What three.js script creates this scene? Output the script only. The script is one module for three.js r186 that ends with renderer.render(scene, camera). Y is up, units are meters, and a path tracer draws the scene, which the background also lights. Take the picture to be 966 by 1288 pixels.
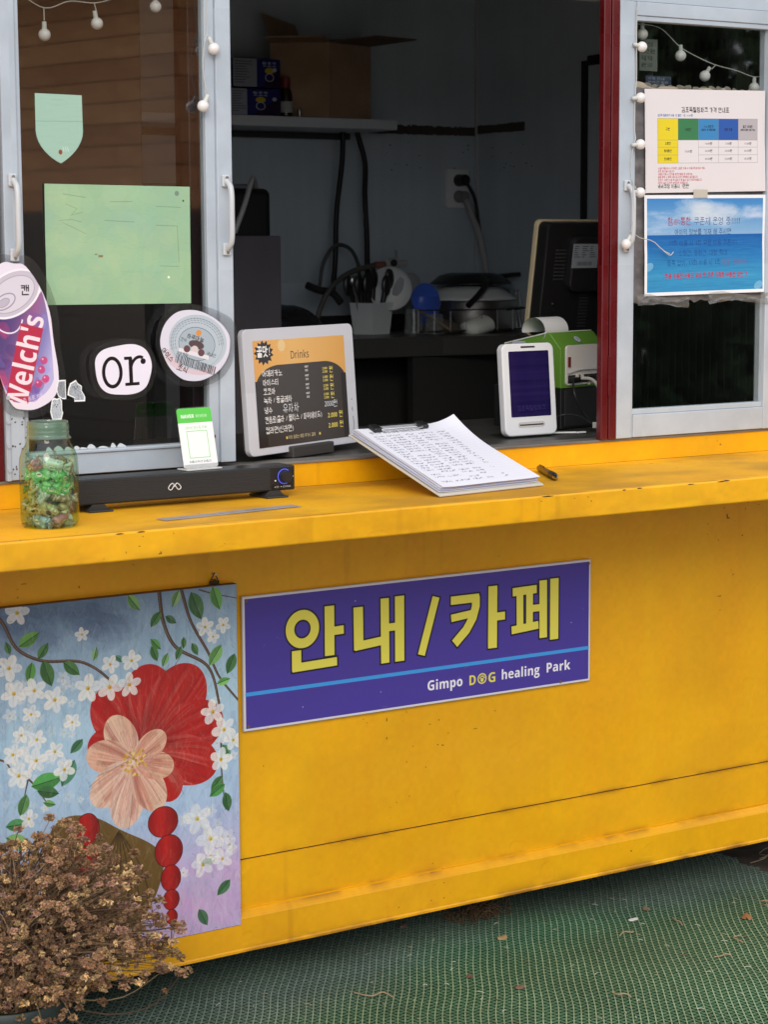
import * as THREE from 'three';
import { RoundedBoxGeometry } from 'three/addons/geometries/RoundedBoxGeometry.js';
import { mergeGeometries, toCreasedNormals } from 'three/addons/utils/BufferGeometryUtils.js';

// ---------------------------------------------------------------- camera, sky, sun, exposure
const scene = new THREE.Scene();
const camera = new THREE.PerspectiveCamera(27.82, 769 / 1024, 0.1, 400);
camera.position.set(0, 1.55, 3.6);
const D2R = Math.PI / 180;
camera.rotation.set(-7.402 * D2R, -32.716 * D2R, -0.255 * D2R, 'YXZ');
camera.focus = 4.4; camera.userData.fStop = 8;
const renderer = new THREE.WebGLRenderer({ antialias: true });
renderer.setSize(769, 1024);
renderer.toneMapping = THREE.LinearToneMapping;
renderer.toneMappingExposure = 1.34;
renderer.shadowMap.enabled = true;
renderer.shadowMap.type = THREE.PCFSoftShadowMap;

let seed = 20240611;
function rnd() { seed = (seed + 0x6D2B79F5) | 0; let t = Math.imul(seed ^ (seed >>> 15), 1 | seed); t = (t + Math.imul(t ^ (t >>> 7), 61 | t)) ^ t; return ((t ^ (t >>> 14)) >>> 0) / 4294967296; }
const rr = (a, b) => a + (b - a) * rnd();
function hash(x, y) { let h = (x * 374761393 + y * 668265263) | 0; h = Math.imul(h ^ (h >>> 13), 1274126177); return ((h ^ (h >>> 16)) >>> 0) / 4294967296; }
function vnoise(x, y) {
  const xi = Math.floor(x), yi = Math.floor(y), fx = x - xi, fy = y - yi;
  const u = fx * fx * (3 - 2 * fx), v = fy * fy * (3 - 2 * fy);
  const a = hash(xi, yi), b = hash(xi + 1, yi), c = hash(xi, yi + 1), d = hash(xi + 1, yi + 1);
  return a + (b - a) * u + (c - a) * v + (a - b - c + d) * u * v;
}
function fbm(x, y, o = 4) { let s = 0, a = 0.5, n = 0; for (let i = 0; i < o; i++) { s += a * vnoise(x, y); n += a; a *= 0.5; x = x * 2.03 + 17.1; y = y * 2.03 + 5.7; } return s / n; }
const sstep = (a, b, x) => { const t = Math.min(1, Math.max(0, (x - a) / (b - a))); return t * t * (3 - 2 * t); };

{ // overcast sky: brighter overhead and towards the hidden sun
  const W = 256, H = 128, d = new Float32Array(W * H * 4);
  const sd = new THREE.Vector3(-0.5, 0.5, 0.78).normalize();
  for (let j = 0; j < H; j++) for (let i = 0; i < W; i++) {
    const el = ((j + 0.5) / H - 0.5) * Math.PI, az = ((i + 0.5) / W) * 2 * Math.PI - Math.PI;
    const y = Math.sin(el), c = Math.cos(el), x = c * Math.cos(az), z = c * Math.sin(az);
    let L = 0.80 * (1 + 0.35 * Math.max(0, y));
    const dot = Math.max(0, x * sd.x + y * sd.y + z * sd.z);
    L *= 0.88 + 0.7 * Math.pow(dot, 3);
    const n = fbm(x * 2.2 / (0.35 + Math.max(0, y)) + 9, z * 2.2 / (0.35 + Math.max(0, y)) + 4, 5);
    L *= 0.86 + 0.28 * n;
    let r = L * 0.97, g = L, b = L * 1.07;
    if (y < 0) { const k = sstep(0, 0.06, -y); r = r + (0.10 - r) * k; g = g + (0.10 - g) * k; b = b + (0.09 - b) * k; }
    const q = (j * W + i) * 4; d[q] = r; d[q + 1] = g; d[q + 2] = b; d[q + 3] = 1;
  }
  const t = new THREE.DataTexture(d, W, H, THREE.RGBAFormat, THREE.FloatType);
  t.mapping = THREE.EquirectangularReflectionMapping; t.magFilter = THREE.LinearFilter; t.minFilter = THREE.LinearFilter; t.wrapS = THREE.RepeatWrapping; t.needsUpdate = true;
  scene.background = t; scene.environment = t;
}
const sun = new THREE.DirectionalLight(0xfff2e0, 0.8);
sun.position.set(2 - 5, 5, 7.8); sun.target.position.set(2, 0, 0);
sun.castShadow = true; sun.shadow.radius = 45; sun.shadow.mapSize.set(2048, 2048);
Object.assign(sun.shadow.camera, { left: -8, right: 8, top: 8, bottom: -8, near: 0.5, far: 40 });
scene.add(sun, sun.target);

// ---------------------------------------------------------------- helpers
const used = {};
function numbered(n) { if (used[n] === undefined) { used[n] = 0; return n; } used[n]++; return n + '_' + String(used[n]).padStart(3, '0'); }
function shade(o) { o.castShadow = true; o.receiveShadow = true; return o; }
function tag(o, label, category, group) { o.userData.label = label; o.userData.category = category; if (group) o.userData.group = group; return o; }
function thing(name, label, category, pos = [0, 0, 0], ry = 0, group) {
  const g = new THREE.Group(); g.name = numbered(name); g.position.set(...pos); g.rotation.y = ry; scene.add(g);
  return tag(g, label, category, group);
}
function part(name, geo, m, parent, pos) {
  const o = shade(new THREE.Mesh(Array.isArray(geo) ? merge(geo) : geo, m)); o.name = name; if (pos) o.position.set(...pos); parent.add(o); return o;
}
function one(name, geo, m, label, category, group) {
  const o = shade(new THREE.Mesh(Array.isArray(geo) ? merge(geo) : geo, m)); o.name = numbered(name); scene.add(o); return tag(o, label, category, group);
}
function struct(name, geo, m) { const o = shade(new THREE.Mesh(Array.isArray(geo) ? merge(geo) : geo, m)); o.name = name; o.userData.kind = 'structure'; scene.add(o); return o; }
function merge(list) {
  const any = list.some((g) => g.attributes.color);
  const l = list.map((g) => {
    let k = g.index ? g.toNonIndexed() : g.clone();
    for (const a of Object.keys(k.attributes)) if (!['position', 'normal', 'uv', 'color'].includes(a)) k.deleteAttribute(a);
    if (!k.attributes.uv) k.setAttribute('uv', new THREE.BufferAttribute(new Float32Array(k.attributes.position.count * 2), 2));
    if (!k.attributes.normal) k.computeVertexNormals();
    if (any && !k.attributes.color) k.setAttribute('color', new THREE.BufferAttribute(new Float32Array(k.attributes.position.count * 3).fill(1), 3));
    return k;
  });
  return mergeGeometries(l, false);
}
// uv in metres from the dominant normal axis
function tri(g, s = 1, ox = 0, oy = 0) {
  if (g.index) g = g.toNonIndexed();
  g.computeBoundingBox();
  const p = g.attributes.position, n = g.attributes.normal, uv = new Float32Array(p.count * 2);
  for (let i = 0; i < p.count; i++) {
    const ax = Math.abs(n.getX(i)), ay = Math.abs(n.getY(i)), az = Math.abs(n.getZ(i));
    let u, v;
    if (az >= ax && az >= ay) { u = p.getX(i); v = p.getY(i); } else if (ay >= ax) { u = p.getX(i); v = p.getZ(i); } else { u = p.getZ(i); v = p.getY(i); }
    uv[2 * i] = u * s + ox; uv[2 * i + 1] = v * s + oy;
  }
  g.setAttribute('uv', new THREE.BufferAttribute(uv, 2)); return g;
}
// uv 0..1 across the bounding box seen from the front
function flat(g, bb) {
  g.computeBoundingBox(); const b = bb || [g.boundingBox.min.x, g.boundingBox.min.y, g.boundingBox.max.x, g.boundingBox.max.y];
  const p = g.attributes.position, uv = new Float32Array(p.count * 2);
  for (let i = 0; i < p.count; i++) { uv[2 * i] = (p.getX(i) - b[0]) / (b[2] - b[0]); uv[2 * i + 1] = (p.getY(i) - b[1]) / (b[3] - b[1]); }
  g.setAttribute('uv', new THREE.BufferAttribute(uv, 2)); return g;
}
function bx(x0, x1, y0, y1, z0, z1) { const g = new THREE.BoxGeometry(x1 - x0, y1 - y0, z1 - z0); g.translate((x0 + x1) / 2, (y0 + y1) / 2, (z0 + z1) / 2); return g; }
function rb(x0, x1, y0, y1, z0, z1, r = 0.002, s = 2) { const g = new RoundedBoxGeometry(x1 - x0, y1 - y0, z1 - z0, s, Math.min(r, (x1 - x0) / 2.01, (y1 - y0) / 2.01, (z1 - z0) / 2.01)); g.translate((x0 + x1) / 2, (y0 + y1) / 2, (z0 + z1) / 2); return g; }
const V = (a) => new THREE.Vector3(...a);
function tube(pts, r, seg = 24, rad = 6) { return new THREE.TubeGeometry(new THREE.CatmullRomCurve3(pts.map(V)), seg, r, rad, false); }
function cyl(r0, r1, h, x, y, z, n = 20) { const g = new THREE.CylinderGeometry(r0, r1, h, n); g.translate(x, y, z); return g; }
function sph(r, x, y, z, n = 14) { const g = new THREE.SphereGeometry(r, n, Math.ceil(n * 0.7)); g.translate(x, y, z); return g; }
function lathe(pts, n = 40) { return new THREE.LatheGeometry(pts.map((p) => new THREE.Vector2(p[0], p[1])), n); }
function rot(g, x, y, z) { if (x) g.rotateX(x); if (y) g.rotateY(y); if (z) g.rotateZ(z); return g; }
function rrect(w, h, r) { const s = new THREE.Shape(), x = -w / 2, y = -h / 2; s.moveTo(x + r, y); s.lineTo(x + w - r, y); s.absarc(x + w - r, y + r, r, -Math.PI / 2, 0); s.lineTo(x + w, y + h - r); s.absarc(x + w - r, y + h - r, r, 0, Math.PI / 2); s.lineTo(x + r, y + h); s.absarc(x + r, y + h - r, r, Math.PI / 2, Math.PI); s.lineTo(x, y + r); s.absarc(x + r, y + r, r, Math.PI, 1.5 * Math.PI); return s; }
function extr(shape, d, bevel = 0, seg = 8) { const g = new THREE.ExtrudeGeometry(shape, { depth: d, bevelEnabled: bevel > 0, bevelSize: bevel, bevelThickness: bevel, bevelSegments: 2, curveSegments: seg }); return g; }
function blob(pts) { const c = new THREE.CatmullRomCurve3(pts.map((p) => new THREE.Vector3(p[0], p[1], 0)), true, 'catmullrom', 0.6); return new THREE.Shape(c.getPoints(60).map((p) => new THREE.Vector2(p.x, p.y))); }
function poly(pts) { return new THREE.Shape(pts.map((p) => new THREE.Vector2(p[0], p[1]))); }

function dataTex(w, h, fn, srgb = true) {
  const d = new Uint8Array(w * h * 4);
  for (let j = 0; j < h; j++) for (let i = 0; i < w; i++) { const c = fn(i / w, j / h, i, j), q = (j * w + i) * 4; d[q] = Math.max(0, Math.min(255, c[0])); d[q + 1] = Math.max(0, Math.min(255, c[1])); d[q + 2] = Math.max(0, Math.min(255, c[2])); d[q + 3] = 255; }
  const t = new THREE.DataTexture(d, w, h); t.magFilter = THREE.LinearFilter; t.minFilter = THREE.LinearFilter; t.wrapS = t.wrapT = THREE.RepeatWrapping; if (srgb) t.colorSpace = THREE.SRGBColorSpace; t.needsUpdate = true; return t;
}
function canvTex(w, h, draw) {
  const c = document.createElement('canvas'); c.width = w; c.height = h; const x = c.getContext('2d'); draw(x, w, h);
  const t = new THREE.CanvasTexture(c); t.colorSpace = THREE.SRGBColorSpace; t.anisotropy = 8; return t;
}
const M = (color, roughness = 0.6, o = {}) => new THREE.MeshStandardMaterial({ color: Array.isArray(color) ? new THREE.Color().setRGB(...color) : color, roughness, ...o });
const grimeBump = dataTex(512, 512, (u, v) => { const n = fbm(u * 40, v * 40, 4) * 200 + 20; return [n, n, n]; }, false);
const grimeRough = dataTex(512, 512, (u, v) => { const n = 120 + fbm(u * 9, v * 9, 5) * 130; return [n, n, n]; }, false);
const speckle = (base, amp, sc, o = 4) => dataTex(512, 512, (u, v) => { const n = (fbm(u * sc, v * sc, o) - 0.5) * 2 * amp; return [base[0] + n, base[1] + n, base[2] + n]; });

// ---------------------------------------------------------------- Korean lettering built from strokes
const LJ = 'ㄱㄲㄴㄷㄸㄹㅁㅂㅃㅅㅆㅇㅈㅉㅊㅋㅌㅍㅎ', VJ = 'ㅏㅐㅑㅒㅓㅔㅕㅖㅗㅘㅙㅚㅛㅜㅝㅞㅟㅠㅡㅢㅣ', TJ = ['', 'ㄱ', 'ㄲ', 'ㄱㅅ', 'ㄴ', 'ㄴㅈ', 'ㄴㅎ', 'ㄷ', 'ㄹ', 'ㄹㄱ', 'ㄹㅁ', 'ㄹㅂ', 'ㄹㅅ', 'ㄹㅌ', 'ㄹㅍ', 'ㄹㅎ', 'ㅁ', 'ㅂ', 'ㅂㅅ', 'ㅅ', 'ㅆ', 'ㅇ', 'ㅈ', 'ㅊ', 'ㅋ', 'ㅌ', 'ㅍ', 'ㅎ'];
const CS = { 'ㄱ': [[0, 0, 1, 0, 0.9, 1]], 'ㄴ': [[0, 0, 0, 1, 1, 1]], 'ㄷ': [[1, 0, 0, 0, 0, 1, 1, 1]], 'ㄹ': [[0, 0, 1, 0, 1, 0.5, 0, 0.5, 0, 1, 1, 1]], 'ㅁ': [[0, 0, 1, 0, 1, 1, 0, 1, 0, 0]], 'ㅂ': [[0, 0, 0, 1, 1, 1, 1, 0], [0, 0.5, 1, 0.5]], 'ㅅ': [[0.5, 0, 0.4, 0.45, 0, 1], [0.46, 0.35, 1, 1]], 'ㅇ': ['o', 0, 1], 'ㅈ': [[0, 0, 1, 0], [0.55, 0, 0.4, 0.5, 0, 1], [0.46, 0.45, 1, 1]], 'ㅊ': [[0.3, -0.12, 0.7, -0.12], [0, 0.18, 1, 0.18], [0.55, 0.18, 0.4, 0.6, 0, 1], [0.46, 0.55, 1, 1]], 'ㅋ': [[0, 0, 1, 0, 0.9, 1], [0, 0.48, 0.95, 0.48]], 'ㅌ': [[1, 0, 0, 0, 0, 1, 1, 1], [0, 0.5, 1, 0.5]], 'ㅍ': [[0, 0, 1, 0], [0.28, 0, 0.28, 1], [0.72, 0, 0.72, 1], [0, 1, 1, 1]], 'ㅎ': [[0.3, -0.1, 0.7, -0.1], [0, 0.15, 1, 0.15], ['o', 0.35, 1]] };
const VS = { 'ㅏ': [[0.3, 0, 0.3, 1], [0.3, 0.5, 1, 0.5]], 'ㅐ': [[0.15, 0, 0.15, 1], [0.15, 0.5, 0.8, 0.5], [0.8, 0, 0.8, 1]], 'ㅑ': [[0.3, 0, 0.3, 1], [0.3, 0.35, 1, 0.35], [0.3, 0.65, 1, 0.65]], 'ㅒ': [[0.15, 0, 0.15, 1], [0.15, 0.35, 0.8, 0.35], [0.15, 0.65, 0.8, 0.65], [0.8, 0, 0.8, 1]], 'ㅓ': [[0.8, 0, 0.8, 1], [0.1, 0.5, 0.8, 0.5]], 'ㅔ': [[0.45, 0, 0.45, 1], [0, 0.5, 0.45, 0.5], [0.9, 0, 0.9, 1]], 'ㅕ': [[0.8, 0, 0.8, 1], [0.1, 0.35, 0.8, 0.35], [0.1, 0.65, 0.8, 0.65]], 'ㅖ': [[0.45, 0, 0.45, 1], [0, 0.35, 0.45, 0.35], [0, 0.65, 0.45, 0.65], [0.9, 0, 0.9, 1]], 'ㅣ': [[0.5, 0, 0.5, 1]] };
const HS = { 'ㅗ': [[0, 0.9, 1, 0.9], [0.5, 0.1, 0.5, 0.9]], 'ㅛ': [[0, 0.9, 1, 0.9], [0.33, 0.1, 0.33, 0.9], [0.67, 0.1, 0.67, 0.9]], 'ㅜ': [[0, 0.25, 1, 0.25], [0.5, 0.25, 0.5, 1]], 'ㅠ': [[0, 0.25, 1, 0.25], [0.33, 0.25, 0.33, 1], [0.67, 0.25, 0.67, 1]], 'ㅡ': [[0, 0.5, 1, 0.5]] };
const MIX = { 'ㅘ': 'ㅗㅏ', 'ㅙ': 'ㅗㅐ', 'ㅚ': 'ㅗㅣ', 'ㅝ': 'ㅜㅓ', 'ㅞ': 'ㅜㅔ', 'ㅟ': 'ㅜㅣ', 'ㅢ': 'ㅡㅣ' };
const DBL = { 'ㄲ': 'ㄱㄱ', 'ㄸ': 'ㄷㄷ', 'ㅃ': 'ㅂㅂ', 'ㅆ': 'ㅅㅅ', 'ㅉ': 'ㅈㅈ' };
function jamo(x, list, b, wob) {
  const [x0, y0, x1, y1] = b, w = x1 - x0, h = y1 - y0; const j = () => (wob ? (rnd() - 0.5) * wob : 0);
  const circ = (a, c) => { x.beginPath(); x.ellipse(x0 + w / 2, y0 + h * (a + c) / 2, w * 0.48, h * (c - a) * 0.5, 0, 0, 7); x.stroke(); };
  if (list[0] === 'o') return circ(list[1], list[2]);
  for (const s of list) { if (s[0] === 'o') { circ(s[1], s[2]); continue; } x.beginPath(); for (let i = 0; i < s.length; i += 2) { const px = x0 + s[i] * w + j(), py = y0 + s[i + 1] * h + j(); i ? x.lineTo(px, py) : x.moveTo(px, py); } x.stroke(); }
}
function cons(x, c, b, wob) { const s = DBL[c] || c; if (s.length === 1) return jamo(x, CS[s], b, wob); const m = (b[0] + b[2]) / 2, g = (b[2] - b[0]) * 0.06; jamo(x, CS[s[0]], [b[0], b[1], m - g, b[3]], wob); jamo(x, CS[s[1]], [m + g, b[1], b[2], b[3]], wob); }
function syll(x, ch, X, Y, S, wob) {
  const k = ch.charCodeAt(0) - 0xAC00, L = LJ[Math.floor(k / 588)], Vw = VJ[Math.floor((k % 588) / 28)], T = TJ[k % 28];
  const B = (a, b, c, d) => [X + a * S, Y + b * S, X + c * S, Y + d * S];
  const t = !!T;
  if (VS[Vw]) { cons(x, L, t ? B(0.06, 0.06, 0.48, 0.5) : B(0.06, 0.14, 0.5, 0.86), wob); jamo(x, VS[Vw], t ? B(0.58, 0, 0.94, 0.58) : B(0.58, 0, 0.94, 1), wob); } else if (HS[Vw]) { cons(x, L, t ? B(0.18, 0.02, 0.8, 0.3) : B(0.16, 0.05, 0.82, 0.5), wob); jamo(x, HS[Vw], t ? B(0.03, 0.36, 0.95, 0.58) : B(0.03, 0.58, 0.95, 0.96), wob); } else { const m = MIX[Vw]; cons(x, L, t ? B(0.06, 0.02, 0.56, 0.3) : B(0.08, 0.06, 0.56, 0.46), wob); jamo(x, HS[m[0]], t ? B(0.02, 0.34, 0.62, 0.54) : B(0.02, 0.54, 0.62, 0.86), wob); jamo(x, VS[m[1]], t ? B(0.66, 0, 0.96, 0.58) : B(0.66, 0, 0.96, 1), wob); }
  if (t) { const b = B(0.16, 0.68, 0.86, 0.98); if (T.length === 1) cons(x, T, b, wob); else { const m = (b[0] + b[2]) / 2; cons(x, T[0], [b[0], b[1], m - 1, b[3]], wob); cons(x, T[1], [m + 1, b[1], b[2], b[3]], wob); } }
}
// text with its top left corner at X, Y; S is the height of a letter
function ktext(x, str, X, Y, S, { lw = S * 0.1, color = '#000', font = 'sans-serif', bold = false, gap = 0.08, wob = 0, wide = 0.92, center = false } = {}) {
  x.strokeStyle = color; x.fillStyle = color; x.lineWidth = lw; x.lineCap = 'round'; x.lineJoin = 'round'; x.font = `${bold ? 'bold ' : ''}${S}px ${font}`; x.textBaseline = 'alphabetic'; x.textAlign = 'left';
  const adv = (c) => (c === ' ' ? S * 0.35 : c >= '가' && c <= '힣' ? S * (wide + gap) : x.measureText(c).width);
  if (center) { let w = 0; for (const c of str) w += adv(c); X -= w / 2; }
  for (const c of str) { if (c >= '가' && c <= '힣') { x.save(); x.translate(X, 0); x.scale(wide, 1); syll(x, c, 0, Y, S, wob); x.restore(); } else if (c !== ' ') x.fillText(c, X, Y + S * 0.86); X += adv(c); }
  return X;
}

// ---------------------------------------------------------------- paints
function yellowPaint(w, h, x0, y0, sx, sy, dirt, mode) {   // real paint with its own stains: specks, rust at edges, brown film on the shelf
  return dataTex(w, h, (u, v) => {
    const X = x0 + u * sx, Y = y0 + v * sy;
    const big = fbm(X * 2.1, Y * 2.1, 4), st = fbm(X * 26, Y * 1.6 + 7, 3), fine = fbm(X * 90, Y * 90, 2);
    let r = 239 + (big - 0.5) * 16 + (fine - 0.5) * 9, g = 174 + (big - 0.5) * 20 + (st - 0.5) * 9 + (fine - 0.5) * 8, b = 4 + (big - 0.5) * 8;
    const film = dirt * sstep(0.3, 0.75, fbm(X * 5 + 3, Y * 7, 5));
    r += (172 - r) * film; g += (122 - g) * film; b += (40 - b) * film;
    if (mode === 'wall') { const near = (q, wd) => Math.exp(-Math.abs(Y - q) / wd), dn = fbm(X * 14, Y * 30 + 3, 4); const dl = Math.min(0.75, (near(0.305, 0.004) * 0.7 + near(0.2, 0.006) * 0.55 + near(0.117, 0.009) * 0.8 + near(1.0, 0.03) * 0.35) * sstep(0.35, 0.75, dn)); r += (112 - r) * dl; g += (72 - g) * dl; b += (26 - b) * dl; const drip = sstep(0.74, 0.9, vnoise(X * 46, Y * 0.9)) * sstep(0.35, 0.8, fbm(X * 6, Y * 3, 3)) * 0.16; r += (150 - r) * drip; g += (96 - g) * drip; const low = sstep(0.32, 0.1, Y) * 0.22 * fbm(X * 8, Y * 8, 4); r += (150 - r) * low; g += (95 - g) * low; b += (25 - b) * low; }
    const sp = vnoise(X * 120 + 31, Y * 120), sp2 = vnoise(X * 38 + 5, Y * 44);
    const gate = fbm(X * 3.3 + 11, Y * 3.3, 3);
    if (sp > 0.965 && gate > 0.54) { r = 120; g = 78; b = 24; }
    if (sp2 > 0.98 && gate > 0.55) { r = 92; g = 52; b = 22; }
    if (mode === 'shelf') { const sc = vnoise(X * 3 + Y * 5, Y * 330); if (sc > 0.93 && fbm(X * 6, Y * 6, 2) > 0.5) { r -= 26; g -= 22; } }
    return [r, g, b];
  });
}
const yWallTex = yellowPaint(2048, 1024, 1.2, 0, 2.6, 1.3, 0.16, 'wall');
const yShelfTex = yellowPaint(2048, 512, 1.2, -0.1, 2.6, 0.6, 0.62, 'shelf');
const dentTex = dataTex(1024, 512, (u, v) => { const n = 40 + 150 * fbm(u * 7, v * 3.6, 3) + 26 * fbm(u * 60, v * 40, 3) + (vnoise(u * 34 + 9, v * 18) > 0.93 ? -26 : 0); return [n, n, n]; }, false);
const yellowWall = M(0xffffff, 0.58, { map: yWallTex, bumpMap: dentTex, bumpScale: 0.005, roughnessMap: grimeRough });
const yellowShelf = M(0xffffff, 0.62, { map: yShelfTex, bumpMap: grimeBump, bumpScale: 0.0006 });
const yuv = (g) => tri(g, 1, 0, 0);
function wallUV(g) { g = g.index ? g.toNonIndexed() : g; const p = g.attributes.position, n = g.attributes.normal, uv = new Float32Array(p.count * 2); for (let i = 0; i < p.count; i++) { const up = Math.abs(n.getY(i)) > 0.8; uv[2 * i] = (p.getX(i) - 1.2) / 2.6; uv[2 * i + 1] = (up ? p.getZ(i) + 0.6 : p.getY(i)) / 1.3; } g.setAttribute('uv', new THREE.BufferAttribute(uv, 2)); return g; }
function shelfUV(g) { g = g.index ? g.toNonIndexed() : g; const p = g.attributes.position, uv = new Float32Array(p.count * 2); for (let i = 0; i < p.count; i++) { uv[2 * i] = (p.getX(i) - 1.2) / 2.6; uv[2 * i + 1] = (p.getZ(i) + 0.1) / 0.6; } g.setAttribute('uv', new THREE.BufferAttribute(uv, 2)); return g; }
const frameTex = speckle([180, 189, 198], 14, 7, 5);
const frameM = M(0xffffff, 0.42, { map: frameTex, bumpMap: grimeBump, bumpScale: 0.0003 });
const redM = M(0xffffff, 0.4, { map: speckle([92, 17, 21], 12, 5, 6), roughnessMap: grimeRough });
const sillM = M(0xffffff, 0.55, { map: speckle([112, 108, 102], 26, 14, 5) });
const inWallTex = dataTex(1024, 1024, (u, v) => { const n = (fbm(u * 6, v * 6, 5) - 0.5) * 22, w = (fbm(u * 60, v * 4, 3) - 0.5) * 8; return [196 + n + w, 207 + n + w, 214 + n + w]; });
const inWall = M(0xffffff, 0.75, { map: inWallTex, bumpMap: grimeBump, bumpScale: 0.0008 });
const darkM = M([0.012, 0.012, 0.013], 0.5);
const blackPlastic = M([0.014, 0.014, 0.015], 0.38, { bumpMap: grimeBump, bumpScale: 0.0001 });
const blackMatte = M([0.02, 0.02, 0.022], 0.7);
const whitePlastic = M([0.72, 0.72, 0.73], 0.35);
const steel = M([0.5, 0.5, 0.5], 0.3, { metalness: 1 });
const pane = new THREE.MeshPhysicalMaterial({ color: new THREE.Color(0.88, 0.9, 0.89), roughness: 0.015, transmission: 1, thickness: 0, ior: 1.72 });
pane.roughnessMap = dataTex(512, 512, (u, v) => { const n = 90 + 165 * sstep(0.45, 0.8, fbm(u * 7, v * 5, 5)); return [n, n, n]; }, false); pane.roughness = 0.05;
const film = new THREE.MeshPhysicalMaterial({ color: new THREE.Color(0.88, 0.88, 0.88), roughness: 0.22, transmission: 1, thickness: 0, ior: 1.45 });
const rustM = M([0.07, 0.03, 0.014], 0.9);

// ---------------------------------------------------------------- the ground
const soilTex = speckle([74, 62, 52], 34, 22, 6);
{
  const g = new THREE.PlaneGeometry(300, 300); g.rotateX(-Math.PI / 2); const t = soilTex.clone(); t.needsUpdate = true;
  tri(g, 0.8);
  struct('ground', tri(g, 0.8), M(0xffffff, 0.95, { map: soilTex, bumpMap: grimeBump, bumpScale: 0.004 }));
}
{ // unseen pale paved yard, added to bounce light under the shelf and indoors
  const g = new THREE.PlaneGeometry(60, 26); g.rotateX(-Math.PI / 2); g.translate(2, 0.006, 14.6);
  struct('bounce_paving', tri(g, 0.5), M(0xffffff, 0.9, { map: speckle([158, 152, 144], 16, 20, 5) }));
}
{ // green webbed drainage mat: straight ridges with a zigzag web between them
  const pos = [], col = [];
  const d1 = [0.57, -0.822], d2 = [0.822, 0.57];          // along the ridges, across them
  const pitch = 0.0147, step = 0.0089, hgt = 0.0085, O = [2.3, 0.25];
  const inside = (x, z) => x > 1.1 && z < 1.25 && z > -0.5 && x < 3.445 - 0.075 * (z + 0.03) + 0.006 * Math.sin(z * 60) && x < 4;
  const wv = (s, t) => [0.0012 * Math.sin(t * 23 + s * 7.1) + 0.034 * (fbm(s * 1.6 + 5, t * 1.9, 3) - 0.5), 0.0016 * Math.sin(s * 17 + t * 5) + 0.03 * (fbm(s * 2 + 25, t * 2 + 9, 2) - 0.5)];
  const P = (s, t) => { const w = wv(s, t), a = s + w[0], b = t + w[1]; return [O[0] + d2[0] * a + d1[0] * b, O[1] + d2[1] * a + d1[1] * b]; };
  const H = (x, z) => 0.004 * fbm(x * 2.4, z * 2.4, 3);
  function colour(x, z, ridge) {
    const n = fbm(x * 5, z * 5, 4), dust = sstep(0.18, -0.12, z + (fbm(x * 2.2, z * 2.2, 3) - 0.5) * 0.5);
    const k = (0.7 + 0.6 * n) * (0.8 + 0.4 * rnd());
    let c = ridge === 2 ? [0.12 * k, 0.22 * k, 0.13 * k] : ridge ? [0.22 * k, 0.32 * k, 0.20 * k] : [0.016 * k, 0.075 * k, 0.034 * k];
    const g = ridge ? [0.22 * k, 0.25 * k, 0.24 * k] : [0.06 * k, 0.09 * k, 0.075 * k];
    return [0, 1, 2].map((i) => c[i] + (g[i] - c[i]) * dust * 0.65);
  }
  function wall(a, b, w, h, ridge) { // a bar from a to b on the ground: top and two sides
    const dx = b[0] - a[0], dz = b[1] - a[1], l = Math.hypot(dx, dz) || 1, nx = -dz / l * w / 2, nz = dx / l * w / 2;
    const h0 = H(...a) + 0.002, h1 = H(...b) + 0.002;
    const q = [[a[0] + nx, h0 + h, a[1] + nz], [a[0] - nx, h0 + h, a[1] - nz], [b[0] - nx, h1 + h, b[1] - nz], [b[0] + nx, h1 + h, b[1] + nz]];
    const lo = q.map((p, i) => [p[0], i < 2 ? h0 : h1, p[2]]);
    const c = colour(a[0], a[1], ridge), cs = colour(a[0], a[1], false);
    const T = (p0, p1, p2, cc) => { pos.push(...p0, ...p1, ...p2); for (let i = 0; i < 3; i++) col.push(...cc); };
    T(q[0], q[2], q[1], c); T(q[0], q[3], q[2], c);
    T(q[0], lo[0], lo[3], cs); T(q[0], lo[3], q[3], cs); T(q[1], q[2], lo[2], cs); T(q[1], lo[2], lo[1], cs);
  }
  for (let i = -95; i <= 95; i++) {
    const s = i * pitch;
    for (let j = -170; j <= 170; j++) {
      const t = j * step + (i & 1) * step, a = P(s, t); if (!inside(...a)) continue;
      const b = P(s, t + step); wall(a, b, 0.0028, hgt, true);
      const up = (j & 1) === 0, m0 = P(s + (up ? 0 : pitch), t), m1 = P(s + (up ? pitch : 0), t + step); wall(m0, m1, 0.0026, hgt * 0.92, 2);
    }
  }
  const g = new THREE.BufferGeometry(); g.setAttribute('position', new THREE.Float32BufferAttribute(pos, 3)); g.setAttribute('color', new THREE.Float32BufferAttribute(col, 3)); g.computeVertexNormals();
  const t = thing('floor_mat', 'green webbed rubber floor mat on the ground before the yellow counter', 'mat');
  const w = part('web', g, M(0xffffff, 0.55, { vertexColors: true }), t); w.userData.kind = 'stuff';
  const sh = new THREE.BufferGeometry(); // added near-black sheet under the web; its colour holds the shade of the holes
  const c = [[1.1, 1.25], [3.35, 1.25], [3.44, -0.03], [3.475, -0.5], [1.1, -0.5]], bp = [];
  for (let i = 1; i < 4; i++) bp.push(c[0][0], 0.0025, c[0][1], c[i][0], 0.0025, c[i][1], c[i + 1][0], 0.0025, c[i + 1][1]);
  sh.setAttribute('position', new THREE.Float32BufferAttribute(bp, 3)); sh.computeVertexNormals();
  part('hole_shade', tri(sh, 1), M([0.004, 0.009, 0.006], 0.9), t);
}

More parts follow.
